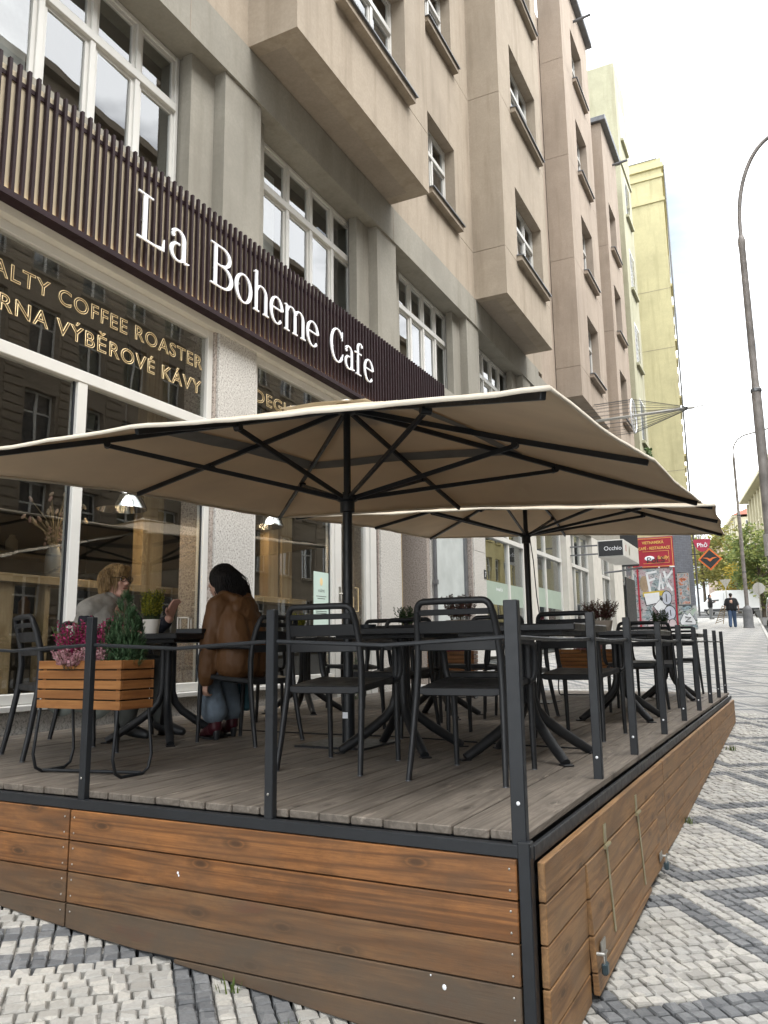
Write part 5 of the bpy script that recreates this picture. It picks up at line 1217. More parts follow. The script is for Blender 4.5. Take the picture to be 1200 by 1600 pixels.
def make_table():
    t = empty('terrace_table', (0,0,0), 0, 'x', 'table', 'square dark pedestal tables')
    MB().box(-.395, .395, -.395, .395, .702, .742).build('tabletop', m_tabletop, t, bevel=.006)
    MB().box(-.30, .30, -.30, .30, .682, .7015).build('support', m_black, t); 
    mb = MB()
    for k in range(4):
        a = math.pi/4 + k*math.pi/2; c, s_ = math.cos(a), math.sin(a); pts = []; rs = []
        for q, (r_, z) in enumerate(((.032, .68), (.032, .42), (.036, .33), (.06, .26), (.11, .20), (.20, .135), (.31, .065), (.40, .012))): pts.append((c*r_, s_*r_, z)); rs.append((.027, .027, .027, .028, .029, .030, .029, .026)[q])
        MB().tube(pts, rs, 10, up=(0,0,1)).build('leg', m_chair, t, 60)
        MB().box(-.03, .03, -.03, .03, 0, .008).build('foot', m_chair, t, loc=(c*.405, s_*.405, 0), rz=a, bevel=.002)
    MB().box(-.034, .034, -.034, .034, .30, .683).build('column', m_chair, t, bevel=.006)
    return t
proto_table = make_table(); usedt = [False]
def table(x, y, rz, label):
    o = proto_table if not usedt[0] else copy_tree(proto_table); usedt[0] = True
    o.location = (x, y, .001); o.rotation_euler.z = R(rz); o['label'] = label
table(-2.245, 4.56, 0, 'dark table in front of the middle armchair, left half of the double table')
table(-1.43, 4.56, 0, 'dark table beside the corner railing post, right half of the double table')
table(-4.06, 4.44, 2, 'dark table between the blond guest and the guest in the brown jacket')
table(-1.41, 7.15, 0, 'dark table by the side railing carrying a brown heather in a beige pot')
table(-1.38, 9.85, 0, 'farthest dark table at the side railing with a green potted plant')
table(-3.0, 6.88, 0, 'inner dark table with two potted heathers beside the first parasol')
table(-4.5, 6.92, 0, 'dark table against the cafe window behind the brown jacket')

# ------------------------------------------------------------------ parasols
def parasol(px, py, cx, cy, a, b_, rot, zc, zm, tx, ty, hub, apex, label, cable=False):
    r_ = empty('parasol', (px, py, 0), 0, label, 'parasol', 'square beige parasols over the terrace')
    ox, oy = cx-px, cy-py
    def T(sx, sy, z=None, dz=0):
        X, Y = sx*a, sy*b_; x = X*math.cos(rot)-Y*math.sin(rot)+ox; y = X*math.sin(rot)+Y*math.cos(rot)+oy
        return Vector((x, y, (z if z is not None else 0)+dz+tx*X+ty*Y))
    # canopy heightfield: four gently sagging panels, edges drawn in between the ribs
    n = 40; vs = []; 
    def edge_in(t): t = abs(t); return .010*math.sin(math.pi*(t % 1.0)) if t < 1 else 0
    def P(u, v):
        m = max(abs(u), abs(v)); k = min(abs(u), abs(v))/m if m > 1e-6 else 0
        rim = zm + (zc - zm)*k**2
        z = apex + (rim - apex)*(m**.93)
        sag = .022*math.sin(math.pi*(k % 1.0 if k < 1 else 0))*m**1.2*(1-.2*m)
        s_ = 1 - edge_in(k)*m**2.5
        return T(u*s_, v*s_, z - sag*.7 + .008*mnoise.noise(Vector((u*6+px, v*6, 1))) + .004*mnoise.noise(Vector((u*15, v*15+px, 4))))
    for j in range(n+1):
        for i in range(n+1): vs.append(P(-1+2*i/n, -1+2*j/n))
    mb = MB(); mb.add(vs, [(j*(n+1)+i, j*(n+1)+i+1, (j+1)*(n+1)+i+1, (j+1)*(n+1)+i) for j in range(n) for i in range(n)])
    can = mb.build('canopy', m_canopy, r_, 60)
    so_ = can.modifiers.new('t', 'SOLIDIFY'); so_.thickness = .003; so_.offset = 0
    # hem strip hanging at the rim
    ring = [P(-1+2*i/n, -1) for i in range(n)] + [P(1, -1+2*i/n) for i in range(n)] + [P(1-2*i/n, 1) for i in range(n)] + [P(-1, 1-2*i/n) for i in range(n)]
    hv = []; ctr = Vector((ox, oy, 0)); m_ = len(ring)
    for i, p in enumerate(ring):
        o_ = (Vector((p.x, p.y, 0)) - ctr).normalized()*.004; q = mnoise.noise(Vector((p.x*3, p.y*3, px)))*.006
        hv += [p + o_ + Vector((0, 0, .004)), p + o_*1.8 + Vector((0, 0, -.018+q*.6))]
    h = MB(); h.add(hv, [(2*i, 2*i+1, 2*((i+1) % m_)+1, 2*((i+1) % m_)) for i in range(m_)]); ho = h.build('hem', m_canopyfr, r_, 60); so2 = ho.modifiers.new('t', 'SOLIDIFY'); so2.thickness = .004
    # loose vent flap on top
    vt = MB(); nn = 10; vv = []
    for j in range(nn+1):
        for i in range(nn+1):
            u, v = (-1+2*i/nn)*.17, (-1+2*j/nn)*.17; p = P(u, v); vv.append(p + Vector((0, 0, .022 + .02*mnoise.noise(Vector((u*9, v*9, px*3))))))
    vt.add(vv, [(j*(nn+1)+i, j*(nn+1)+i+1, (j+1)*(nn+1)+i+1, (j+1)*(nn+1)+i) for j in range(nn) for i in range(nn)]); vt.build('vent_flap', m_canopyfr, r_, 60)
    # sewn band under the vent
    bn = MB(); bv = []; K = 48
    for i in range(K):
        t = 8*i/K; sd_ = int(t//2); f = t % 2 - 1
        u, v = ((f, -1), (1, f), (-f, 1), (-1, -f))[sd_]
        for q in (.40, .47): bv.append(P(u*q, v*q) + Vector((0, 0, -.012)))
    bn.add(bv, [(2*i, 2*i+1, (2*i+3) % (2*K), (2*i+2) % (2*K)) for i in range(K)]); bn.build('vent_band', M('vent_band', (.20, .18, .155), .95), r_)
    tops = Vector((0, 0, apex-.02)); hubv = Vector((0, 0, hub))
    MB().tube([(0,0,.0), (0,0,hub+.06)], .034, 16).build('pole', m_black, r_, 40); MB().tube([(0,0,hub), (0,0,apex-.015)], .026, 12).build('upper_pole', m_black, r_, 40)
    MB().lathe([(.036, hub-.085), (.052, hub-.08), (.052, hub-.01), (.072, hub), (.072, hub+.035), (.036, hub+.04)], (0,0,0), 18).build('runner', m_black, r_, 40)
    MB().lathe([(.03, apex-.10), (.065, apex-.085), (.065, apex-.05), (.03, apex-.04)], (0,0,0), 18).build('crown_hub', m_black, r_, 40)
    for sx, sy in ((1,0),(1,1),(0,1),(-1,1),(-1,0),(-1,-1),(0,-1),(1,-1)):
        e = P(sx*.985, sy*.985) + Vector((0,0,-.03)); s0 = Vector((0, 0, apex-.068)) + (Vector((e.x, e.y, 0)).normalized()*.05)
        f = .56 if sx*sy else .60
        mid = P(sx*f, sy*f) + Vector((0,0,-.035))
        rb = MB(); rb.bar(s0, mid, .024, .036); rb.bar(mid, e, .024, .036); rb = rb.build('rib', m_black, r_, bevel=.003)
        st = MB(); k0 = hubv + Vector((mid.x, mid.y, 0)).normalized()*.06 + Vector((0,0,.018)); st.bar(k0, mid + Vector((0,0,-.035)), .02, .03); st.build('strut', m_black, rb, bevel=.003)
        MB().tube([mid + Vector((-.02*sy, .02*sx, -.03)), mid + Vector((.02*sy, -.02*sx, -.03))], .022, 10).build('pivot', m_black, rb, 40)
    MB().box(-.26, .26, -.26, .26, -.026, .0005 + .012).build('base_plate', m_black, r_, bevel=.004); MB().tube([(0,0,.01), (0,0,.34)], .042, 16).build('sleeve', m_black, r_, 40); MB().box(-.02, .02, -.0445, -.0425, .17, .21).build('sticker', m_letter, r_)
    if cable: MB().tube([(.05, -.03, hub), (.09, -.05, hub-.3), (.11, -.05, hub-.7), (.14, -.03, hub-1.05)], .006, 6).build('cord', m_black, r_)
    return r_
parasol(-2.71, 4.70, -2.71, 4.70, 2.064, 1.977, -.03, 1.763, 1.80, -.062, .053, 1.64, 2.36, 'near beige parasol over the guests, its rim crossing the shop window')
parasol(-2.74, 8.95, -2.65, 8.87, 2.03, 2.0, .055, 2.011, 2.035, -.057, .066, 1.90, 2.60, 'second beige parasol behind the first, towards the far end of the terrace', True)
cb = MB().tube([(-4.4, 5.2, .006), (-3.9, 5.17, .006), (-3.2, 5.15, .006), (-2.75, 5.18, .006), (-2.3, 5.14, .006), (-1.9, 5.05, .006), (-1.2, 4.97, .006)], .005, 6).build('power_cable', m_black); tag(cb, 'thin black cable lying across the deck boards near the parasol foot', 'cable')

# ------------------------------------------------------------------ planters and plants
def planter(loc, rz, label, w_=.60, d_=.235):
    r_ = empty('slatted_planter', loc, rz, label, 'planter', 'slatted wooden planters on wire legs')
    z0, hh, gp = .335, .043, .0075
    for k in range(5):
        z = z0 + k*(hh+gp)
        MB().box(-w_/2, w_/2, -d_/2, -d_/2+.014, z, z+hh).build('slat', m_crate, r_, bevel=.002); MB().box(-w_/2, w_/2, d_/2-.014, d_/2, z, z+hh).build('slat', m_crate, r_, bevel=.002)
        for sx in (-1, 1): MB().box(sx*w_/2-.007*(1+sx), sx*w_/2+.007*(1-sx), -d_/2+.0145, d_/2-.0145, z, z+hh).build('slat', m_crate_end, r_, bevel=.002)
    for sx in (-1, 1):
        for sy in (-1, 1): MB().box(sx*(w_/2-.032)-.012, sx*(w_/2-.032)+.012, sy*(d_/2-.027)-.012, sy*(d_/2-.027)+.012, z0, z0+.245).build('batten', m_crate, r_)
    MB().box(-w_/2+.016, w_/2-.016, -d_/2+.016, d_/2-.016, z0+.01, z0+.2).build('soil', m_soil, r_)
    # two bent wire loops, legs splayed
    for sx in (-1, 1):
        xt, xb = sx*(w_/2-.02), sx*(w_/2-.015)
        pts = [(xt, -d_/2+.01, z0+.002)]
        for f, zz in ((0, .10), (1, .03), (3, .008)): pts.append((xb, -d_/2-.015+f*.02, zz))
        pts += [(xb, d_/2-.045, .008), (xb, d_/2-.005, .03), (xb, d_/2+.015, .10), (xt, d_/2-.01, z0+.002)]
        MB().tube(pts, .0085, 8).build('wire_leg', m_black, r_, 60)
    MB().tube([(-w_/2+.02, -d_/2+.05, .012), (w_/2-.02, d_/2-.05, .012)], .0085, 8).build('cross_wire', m_black, r_, 60)
    return r_
m_crate_end = wood('crate_end', (.30, .13, .042), (.24, .096, .03), (.14, .053, .018), 'y', 0, rough=.45, ringscale=5)
planter((-3.335, 3.10, 0), 0, 'orange slatted planter with heather and conifer at the front railing')
planter((-2.40, 10.3, .0), 3, 'far slatted planter at the end of the terrace seen between chair legs', .78)
planter((-3.9, 9.4, .0), -3, 'slatted planter with pink flowers near the granite pilasters')
def heather(name, loc, label, h, rad, n, stem_c, flow_c, seed, spread=.5, fl=1.0, pot=None, group=None):
    r_ = empty(name, loc, 0, label, 'plant', group); g_ = random.Random(seed); sb, fb_ = MB(), MB(); z0 = 0
    if pot:
        pr_, ph_, pm = pot; MB().lathe([(pr_*.78, 0), (pr_*.8, .004), (pr_, ph_), (pr_*.93, ph_), (pr_*.9, ph_-.015), (.0, ph_-.016)], (0,0,0), 24).build('pot', pm, r_, 40); z0 = ph_-.015
    for _ in range(n):
        a = g_.uniform(0, 6.28); q = rad*math.sqrt(g_.random())*.6; b_ = Vector((q*math.cos(a), q*math.sin(a), z0)); l_ = h*g_.uniform(.65, 1.0); ln_ = spread*g_.random()
        d_ = Vector((math.cos(a)*ln_, math.sin(a)*ln_, 1)).normalized(); e = b_ + d_*l_; sb.tube([b_, e], .0018, 3, caps=False)
        for k in range(int(15*fl)):
            t = .25 + .75*k/(15*fl); p = b_ + d_*l_*t; aa = g_.uniform(0, 6.28); s_ = .0085*(1.25-t*.6); o_ = Vector((math.cos(aa), math.sin(aa), g_.uniform(.2, .9)))*s_*1.5; u1 = o_.normalized()*s_*1.5; v1 = u1.orthogonal().normalized()*s_*.75
            fb_.add([p+o_-u1, p+o_+v1, p+o_+u1, p+o_-v1], [(0,1,2,3)])
            w1 = u1.cross(v1).normalized()*s_*.7; fb_.add([p+o_-u1, p+o_+w1, p+o_+u1, p+o_-w1], [(0,1,2,3)])
    sb.build('stem', stem_c, r_); fb_.build('flowers', flow_c, r_); return r_
m_stem = M('twig', (.10, .08, .04), .8); m_stemg = M('green_twig', (.06, .09, .03), .7)
lf_pink = leafm('heather_pink', (.22, .015, .07), (.52, .07, .20)); lf_pale = leafm('heather_pale', (.45, .22, .27), (.62, .42, .42)); lf_yel = leafm('heather_lime', (.15, .17, .02), (.42, .38, .06)); lf_brown = leafm('heather_brown', (.07, .03, .028), (.17, .075, .07)); lf_grn = leafm('leaf_dark', (.025, .055, .025), (.07, .13, .05)); lf_fir = leafm('fir_green', (.03, .075, .03), (.12, .20, .10)); lf_lime = leafm('leaf_fresh', (.09, .15, .03), (.24, .30, .09))
SZ = .535
heather('heather_plant', (-3.47, 3.08, SZ), 'magenta heather left of the post in the front planter', .27, .09, 46, m_stem, lf_pink, 1, .35, 1.2)
heather('heather_plant', (-3.31, 3.12, SZ), 'magenta heather right of the post in the front planter', .29, .08, 40, m_stem, lf_pink, 2, .35, 1.2)
heather('pale_heather', (-3.42, 3.03, SZ), 'pale pink heather hanging over the front slats of the planter', .12, .14, 60, m_stem, lf_pale, 3, 1.2)
heather('pale_heather', (-3.26, 3.02, SZ), 'pale pink heather sprigs beside the dwarf conifer', .12, .07, 26, m_stem, lf_pale, 4, 1.2)
def broadleaf(loc, label, h, n, mat, seed, ls=.03, name='leafy_plant', spread=.5):
    r_ = empty(name, loc, 0, label, 'plant'); g_ = random.Random(seed); sb, fb_ = MB(), MB()
    for _ in range(n):
        a = g_.uniform(0, 6.28); l_ = h*g_.uniform(.6, 1); d_ = Vector((math.cos(a)*spread*g_.random(), math.sin(a)*spread*g_.random(), 1)).normalized(); sb.tube([(0,0,0), d_*l_], .0025, 4, caps=False)
        for k in range(9):
            p = d_*l_*(.25+.09*k); aa = g_.uniform(0, 6.28); u1 = Vector((math.cos(aa), math.sin(aa), g_.uniform(-.2, .6))).normalized()*ls*g_.uniform(.7, 1.2); v1 = u1.cross(Vector((0,0,1))).normalized()*ls*.36
            fb_.add([p, p+u1*.5+v1+Vector((0,0,.004)), p+u1, p+u1*.5-v1+Vector((0,0,.004))], [(0,1,2,3)])
    sb.build('stem', m_stemg, r_); fb_.build('leaves', mat, r_)
broadleaf((-3.56, 3.12, SZ), 'light green leafy plant at the left end of the front planter', .28, 9, lf_lime, 5, .042)
def conifer(loc, label, h, rad, seed, n=1500, mat=None):
    r_ = empty('dwarf_conifer', loc, 0, label, 'plant', None); g_ = random.Random(seed); lb, tb = MB(), MB(); tb.tube([(0,0,0), (0,0,h*.9)], [.008, .003], 6); LD = [(0, 0, 1, .8)] + [(rad*.55*math.cos(q*1.05+seed), rad*.5*math.sin(q*1.05+seed), g_.uniform(.45, .85), g_.uniform(.4, .6)) for q in range(6)]
    for _ in range(n):
        ld = LD[min(int(g_.random()**1.4*len(LD)), len(LD)-1)]; t = g_.random()**1.25; a = g_.uniform(0, 6.28); rr = rad*ld[3]*(1-t)**.7*(.35+.65*g_.random())
        p = Vector((ld[0]+rr*math.cos(a), ld[1]+rr*math.sin(a), .01+h*ld[2]*t*.98)); d_ = Vector((math.cos(a)*.55, math.sin(a)*.55, .85)).normalized(); d_ = (d_ + Vector((g_.uniform(-.3,.3), g_.uniform(-.3,.3), g_.uniform(-.1,.3)))).normalized(); l_ = g_.uniform(.022, .042)
        sd = d_.orthogonal().normalized(); sd = Matrix.Rotation(g_.uniform(0, 6.28), 3, d_) @ sd
        for k in range(5):
            q = p + d_*l_*k/5
            for sgn in (-1, 1):
                e = q + (d_*.7 + sd*sgn).normalized()*.013; w_ = d_.cross(sd)*.0026; lb.add([q-w_, q+w_, e], [(0,1,2)])
    tb.build('stem', m_stem, r_); lb.build('needles', mat or lf_fir, r_)
conifer((-3.165, 3.12, SZ-.01), 'dense green dwarf conifer at the right end of the front planter', .40, .135, 6, 1900)
# plants and things on the tables
TZ = .7435
heather('potted_heather', (-4.10, 4.30, TZ), 'lime green heather in a white pot on the table between the two guests', .24, .085, 60, m_stemg, lf_yel, 7, .25, 1.2, (.062, .105, m_potwhite), 'potted heathers on the tables')
heather('potted_heather', (-3.20, 6.62, TZ), 'small green brown heather in a beige pot on the inner table', .21, .09, 40, m_stemg, lf_grn, 8, .35, 1, (.07, .075, m_terracotta), 'potted heathers on the tables')
heather('potted_heather', (-2.80, 6.95, TZ), 'large red brown heather in a beige bowl on the inner table', .27, .15, 80, m_stem, lf_brown, 9, .55, 1, (.135, .13, m_terracotta), 'potted heathers on the tables')
heather('potted_heather', (-1.58, 7.3, TZ), 'spiky red brown heather in a beige pot on the side table', .22, .15, 90, m_stem, lf_brown, 10, .75, .8, (.11, .10, m_terracotta), 'potted heathers on the tables')
heather('potted_heather', (-4.62, 7.0, TZ), 'yellow green heather on the table by the cafe window', .19, .08, 46, m_stemg, lf_yel, 11, .3, 1, (.07, .09, m_terracotta), 'potted heathers on the tables')
heather('potted_heather', (-1.44, 9.85, TZ), 'green spiky plant in a pot on the farthest table', .24, .11, 46, m_stemg, lf_grn, 12, .45, .9, (.09, .09, m_terracotta), 'potted heathers on the tables')
heather('planter_flowers', (-3.9, 9.4, SZ), 'pink flowers growing in the planter near the granite pilasters', .2, .3, 120, m_stemg, lf_pink, 13, .5)
heather('planter_flowers', (-2.4, 10.3, SZ), 'faded pink heather growing in the far end planter', .18, .3, 90, m_stem, lf_pale, 14, .5)
conifer((-4.95, 8.7, 0), 'green conifer in a pot on the floor beside the cafe door', .62, .16, 15, 1100)
# lantern holder, tray, cup
ml = empty('menu_rack', (-3.90, 4.42, TZ), R(20), 'small clear table stand with white edges between the guests', 'table stand')
for sx in (-1, 1):
    MB().box(sx*.04-.004, sx*.04+.004, -.03, -.022, 0, .12).build('upright', m_potwhite, ml); MB().box(sx*.04-.004, sx*.04+.004, .022, .03, 0, .12).build('upright', m_potwhite, ml)
MB().box(-.044, .044, -.0215, .0215, .112, .12).build('top_bar', m_potwhite, ml); MB().box(-.05, .05, -.035, .035, -.001, .006).build('base', M('teal_base', (.03, .16, .14), .5), ml)
tr = MB().box(-.09, .09, -.06, .06, .0, .004); tr.box(-.1, -.09, -.06, .06, 0, .032); tr.box(.09, .1, -.06, .06, 0, .032); tr.box(-.1, .1, -.07, -.06, 0, .032); tr.box(-.1, .1, .06, .07, 0, .032)
tag(tr.build('serving_tray', m_black, None, loc=(-3.76, 4.36, TZ), rz=.2, bevel=.002), 'small black tray on the table before the guest in brown', 'tray')
for i, (x, y, l) in enumerate(((-2.42, 4.45, 'white saucer and ashtray on the left half of the double table'),)):
    a_ = empty('ashtray', (x, y, TZ), 0, 'dark ashtray lying on the left half of the double table', 'ashtray'); MB().lathe([(.05, 0), (.055, .03), (.048, .03), (.042, .01), (0, .008)], (0,0,0), 18).build('bowl', m_black, a_, 40)

# ------------------------------------------------------------------ people
def hairmat(name, col):
    m, t, b = newmat(name); v = coords(t, (110, 110, 9), False); f = noise_n(t, v, 1.0, 4, .6)
    c = ramp(t, f, [(.3, sc3(col, .5)), (.55, col), (.75, sc3(col, 1.45))]); t.links.new(c, b.inputs['Base Color']); b.inputs['Roughness'].default_value = .62; b.inputs['Specular IOR Level'].default_value = .25; bump(t, b, f, .9, .02); return m
def cloth(name, col, rough=.85, sc=14, b=.25): return M(name, col, rough, 0, .14, sc, b, 220, .002)
V = Vector
def hand(mb, wr, d, up, curl=.35, sc=1.0):
    d = V(d).normalized(); up = V(up); up = (up - d*up.dot(d)).normalized(); s = d.cross(up)
    p = V(wr); k = p + d*.085*sc
    for i in range(4): mb.capsule(p + s*(-.022+.0147*i)*sc*.7, k + s*(-.030+.020*i)*sc, .0155*sc, .0125*sc, 8)
    for i, l in enumerate((.062, .074, .078, .066)):
        b = k + s*(.030-.020*i)*sc; a1 = curl*(1+.15*i); c1 = b + (d*math.cos(a1) - up*math.sin(a1))*l*.55*sc; c2 = c1 + (d*math.cos(a1*2.2) - up*math.sin(a1*2.2))*l*.5*sc
        mb.capsule(b, c1, .0105*sc, .0092*sc, 8); mb.capsule(c1, c2, .0092*sc, .0078*sc, 8)
    t0 = p + s*.02*sc + d*.02*sc; t1 = t0 + (s*.8 + d*.55 - up*.2).normalized()*.042*sc; t2 = t1 + (s*.3 + d*.9 - up*.2).normalized()*.032*sc; mb.capsule(t0, t1, .014*sc, .0115*sc, 8); mb.capsule(t1, t2, .0115*sc, .009*sc, 8)
def head_geo(mb, c, F, U, sc=1.0, nose=.021):
    F = V(F).normalized(); U = V(U); U = (U - F*U.dot(F)).normalized(); S = F.cross(U); c = V(c); Mr = Matrix((S, F, U)).transposed()
    P = lambda s, f, u: c + (S*s + F*f + U*u)*sc
    mb.ell(P(0, -.012, .022), (.074*sc, .092*sc, .096*sc), Mr, 20, 14); mb.ell(P(0, .022, -.035), (.060*sc, .068*sc, .078*sc), Mr, 18, 12); mb.ell(P(0, .055, -.086), (.030*sc, .026*sc, .024*sc), Mr)
    mb.capsule(P(0, .080, .012), P(0, .094+nose*.4, -.022), .009*sc, .0135*sc, 8); mb.ell(P(0, .092, -.026), (.017*sc, .013*sc, .010*sc), Mr)
    for q in (-1, 1):
        mb.ell(P(q*.076, -.008, -.012), (.010*sc, .020*sc, .031*sc), Mr); mb.ell(P(q*.036, .068, -.022), (.022*sc, .018*sc, .02*sc), Mr); mb.capsule(P(q*.015, .083, .028), P(q*.05, .070, .03), .0085*sc, .007*sc, 6)
    mb.capsule(P(-.02, .083, -.056), P(.02, .083, -.056), .0065*sc, .0065*sc, 6); mb.capsule(P(-.017, .081, -.066), P(.017, .081, -.066), .0075*sc, .0075*sc, 6)
    return P, Mr, S, F, U
def face_parts(P, Mr, sc, root, iris=(.12, .10, .07)):
    for q in (-1, 1):
        e = MB().ell(P(q*.032, .071, .012), (.0135*sc, .0115*sc, .0105*sc), Mr, 12, 8).build('eye', M('eye_white', (.6, .57, .54), .2), root, 60)
        MB().ell(P(q*.032, .0815, .012), (.0055*sc, .002*sc, .0055*sc), Mr, 10, 6).build('iris', M('iris', iris, .2), e, 60)
        MB().capsule(P(q*.016, .086, .033), P(q*.05, .074, .036), .003*sc, .0022*sc, 6).build('eyebrow', M('brow', (.16, .09, .05), .8), root, 60)
    MB().capsule(P(-.019, .0885, -.0585), P(.019, .0885, -.0585), .0042*sc, .0042*sc, 6).build('mouth', M('lips', (.36, .12, .10), .45), root, 60)
def limb(mb, pts, rs, n=12):
    for a, b, r1, r2 in zip(pts[:-1], pts[1:], rs[:-1], rs[1:]): mb.capsule(a, b, r1, r2, n)

# guest in the brown jacket: facing -x, leaning to the table
wm = empty('person', (-3.46, 4.60, 0), R(84), 'guest with long black hair in a brown jacket, seated with back to us', 'person')
hd = V((.02, .305, 1.125)); F = V((-.28, 1, -.06)); U = V((0, .08, 1))
b = MB(); P, Mr, S_, F_, U_ = head_geo(b, hd, F, U, .98); b.capsule((0, .20, .98), (.01, .28, 1.08), .050, .046)
b.capsule((0, .04, .56), (0, .15, .88), .11, .12); limb(b, [(-.15, .17, .94), (-.195, .19, .69), (-.198, .215, .44)], [.05, .042, .03]); limb(b, [(.15, .18, .94), (.21, .30, .70), (.10, .50, .775)], [.05, .042, .03])
hand(b, (-.198, .22, .43), (0, .2, -1), (-1, 0, .2), .5, .95); hand(b, (.10, .51, .775), (-.5, .8, .0), (0, 0, 1), .4, .95)
for sx, kn, an in ((-1, (-.08, .34, .50), (-.04, .27, .14)), (1, (.11, .36, .50), (.20, .34, .14))): limb(b, [(sx*.085, .05, .53), kn, an], [.08, .06, .042])
body = remeshed(b, 'body', m_skin, wm, .0085, 3); face_parts(P, Mr, .98, wm)
hr = MB(); hr.ell(hd + V((0, -.02, .030)), (.092, .108, .103), None, 20, 14); hr.capsule(hd + V((-.03, -.06, .02)), hd + V((-.02, -.09, -.10)), .072, .068); hr.capsule(hd + V((.04, -.06, .02)), hd + V((.05, -.11, -.13)), .07, .06)
hr.capsule(hd + V((.03, -.085, -.06)), (.085, .075, .90), .072, .040); hr.capsule((.085, .075, .92), (.115, .055, .82), .042, .014); hr.capsule(hd + V((.075, -.02, .0)), hd + V((.085, -.07, -.17)), .034, .022); hr.capsule(hd + V((-.072, -.02, .03)), hd + V((-.075, -.05, -.08)), .026, .018)
hair = remeshed(hr, 'hair', hairmat('black_hair', (.014, .012, .012)), wm, .010, 2, .008, 30, (1, 1, .10))
m_jk = cloth('brown_jacket', (.11, .048, .0145), .65, 6, .15); jk = MB()
for q in (-.075, 0, .075): limb(jk, [(q*1.15, .055, .535), (q*1.15, .045, .64), (q*1.1, .085, .80), (q*.9, .155, .945)], [.130, .122, .110, .088], 14)
limb(jk, [(-.08, .155, .955), (-.148, .165, .930), (-.195, .185, .70), (-.200, .205, .47)], [.080, .078, .070, .064], 14); limb(jk, [(.08, .165, .955), (.155, .175, .925), (.215, .30, .72), (.12, .46, .765)], [.078, .076, .064, .05], 14)
jk.capsule((-.200, .205, .47), (-.198, .212, .425), .062, .046, 12)
jk.tube([(-.085, .20, 1.01), (-.10, .12, 1.0), (-.045, .045, .965), (.045, .045, .965), (.10, .12, 1.0), (.09, .21, 1.01)], .036, 10)
jk.ell((0, .045, .915), (.125, .050, .080), None, 16, 10); jk.ell((0.01, .012, .855), (.075, .034, .06))
jacket = remeshed(jk, 'jacket', m_jk, wm, .009, 2, .0075, 9.5, (1.6, 1.6, .75))
hs = MB(); g_ = random.Random(21)
for i in range(420):
    a = g_.uniform(0, 6.28); up_ = g_.uniform(-.2, 1); c0 = hd + V((.094*math.cos(a)*(1-up_*up_*.9)**.5, -.02+.108*math.sin(a)*(1-up_*up_*.9)**.5, .03+.104*up_))
    if math.sin(a) > (.1 if math.cos(a) < 0 else .45) and up_ < .35: continue
    e = hd + V((.05 + .085*math.cos(a) + g_.uniform(-.03, .06), -.115 + .07*math.sin(a) + g_.uniform(-.03, .02), -.25 + g_.uniform(-.08, .08))); m1 = c0.lerp(e, .4) + V((.03*math.cos(a), .03*math.sin(a)-.012, .03))
    hs.tube([c0, m1, c0.lerp(e, .75) + V((.012*math.cos(a), -.01, .008)), e], [.0028, .003, .0025, .0008], 4, caps=False)
hs.build('hair_strands', MATS.get('x') or hair.data.materials[0], hair, 60)
for sx in (-1, 1):
    MB().tube([(sx*.062, -.002, .865), (sx*.10, .008, .874), (sx*.135, .035, .868)], .0032, 5).build('reflective_piping', M('piping', (.75, .68, .55), .4), jacket)
lg = MB(); q = [V((-.272, .215, .80)), V((-.276, .20, .815)), V((-.275, .185, .80)), V((-.274, .20, .785))]; lg.tube(q, .0022, 4, closed=True); lg.build('sleeve_emblem', m_letter, jacket)
m_jean = cloth('washed_denim', (.15, .19, .235), .9, 22, .3); tr_ = MB()
for sx, kn, an in ((-1, (-.08, .33, .505), (-.045, .285, .20)), (1, (.11, .35, .505), (.19, .35, .20))): limb(tr_, [(sx*.085, .04, .535), (sx*.095, .2, .53), kn, ((kn[0]+an[0])/2, (kn[1]+an[1])/2, .34), an], [.10, .095, .074, .076, .092], 14)
remeshed(tr_, 'trousers', m_jean, wm, .010, 2, .005, 14)
m_boot = cloth('burgundy_leather', (.055, .007, .014), .35, 8, .1)
for ax, ay, dx, dy in ((-.045, .27, .3, .95), (.19, .335, .2, .97)):
    d_ = V((dx, dy, 0)).normalized(); bt = MB(); a = V((ax, ay, 0)); limb(bt, [a + V((0,0,.24)), a + V((0,0,.10)), a + d_*.02 + V((0,0,.075))], [.052, .046, .048]); limb(bt, [a + V((0,0,.085)), a + d_*.10 + V((0,0,.055)), a + d_*.19 + V((0,0,.035))], [.046, .042, .026]); bt.ell(a + d_*.205 + V((0,0,.03)), (.03, .03, .026))
    bo = remeshed(bt, 'boot', m_boot, wm, .008, 3); MB().capsule(a - d_*.02 + V((0,0,.055)), a - d_*.02 + V((0,0,.012)), .026, .019).build('heel', m_board, bo); MB().prism([(a.x+d_.x*t-d_.y*w_, a.y+d_.y*t+d_.x*w_) for t, w_ in ((.02, .03), (.12, .034), (.22, .02), (.22, -.02), (.12, -.034), (.02, -.03))], 'z', .002, .016).build('sole', m_board, bo)
bag = empty('bag_strap', (-3.78, 4.83, 0), 0, 'teal shoulder bag strap dangling beside the guest in brown', 'bag')
MB().tube([(0,0,.42), (-.02, .01, .3), (-.01, 0, .2), (.03, 0, .15), (.06, .01, .2), (.055, .01, .38)], .012, 6, flat=.25).build('strap', M('teal_strap', (.025, .12, .16), .7), bag, 60); MB().box(-.08, .12, .03, .09, .18, .42).build('pouch', M('teal_cloth', (.02, .07, .09), .8), bag, bevel=.02)

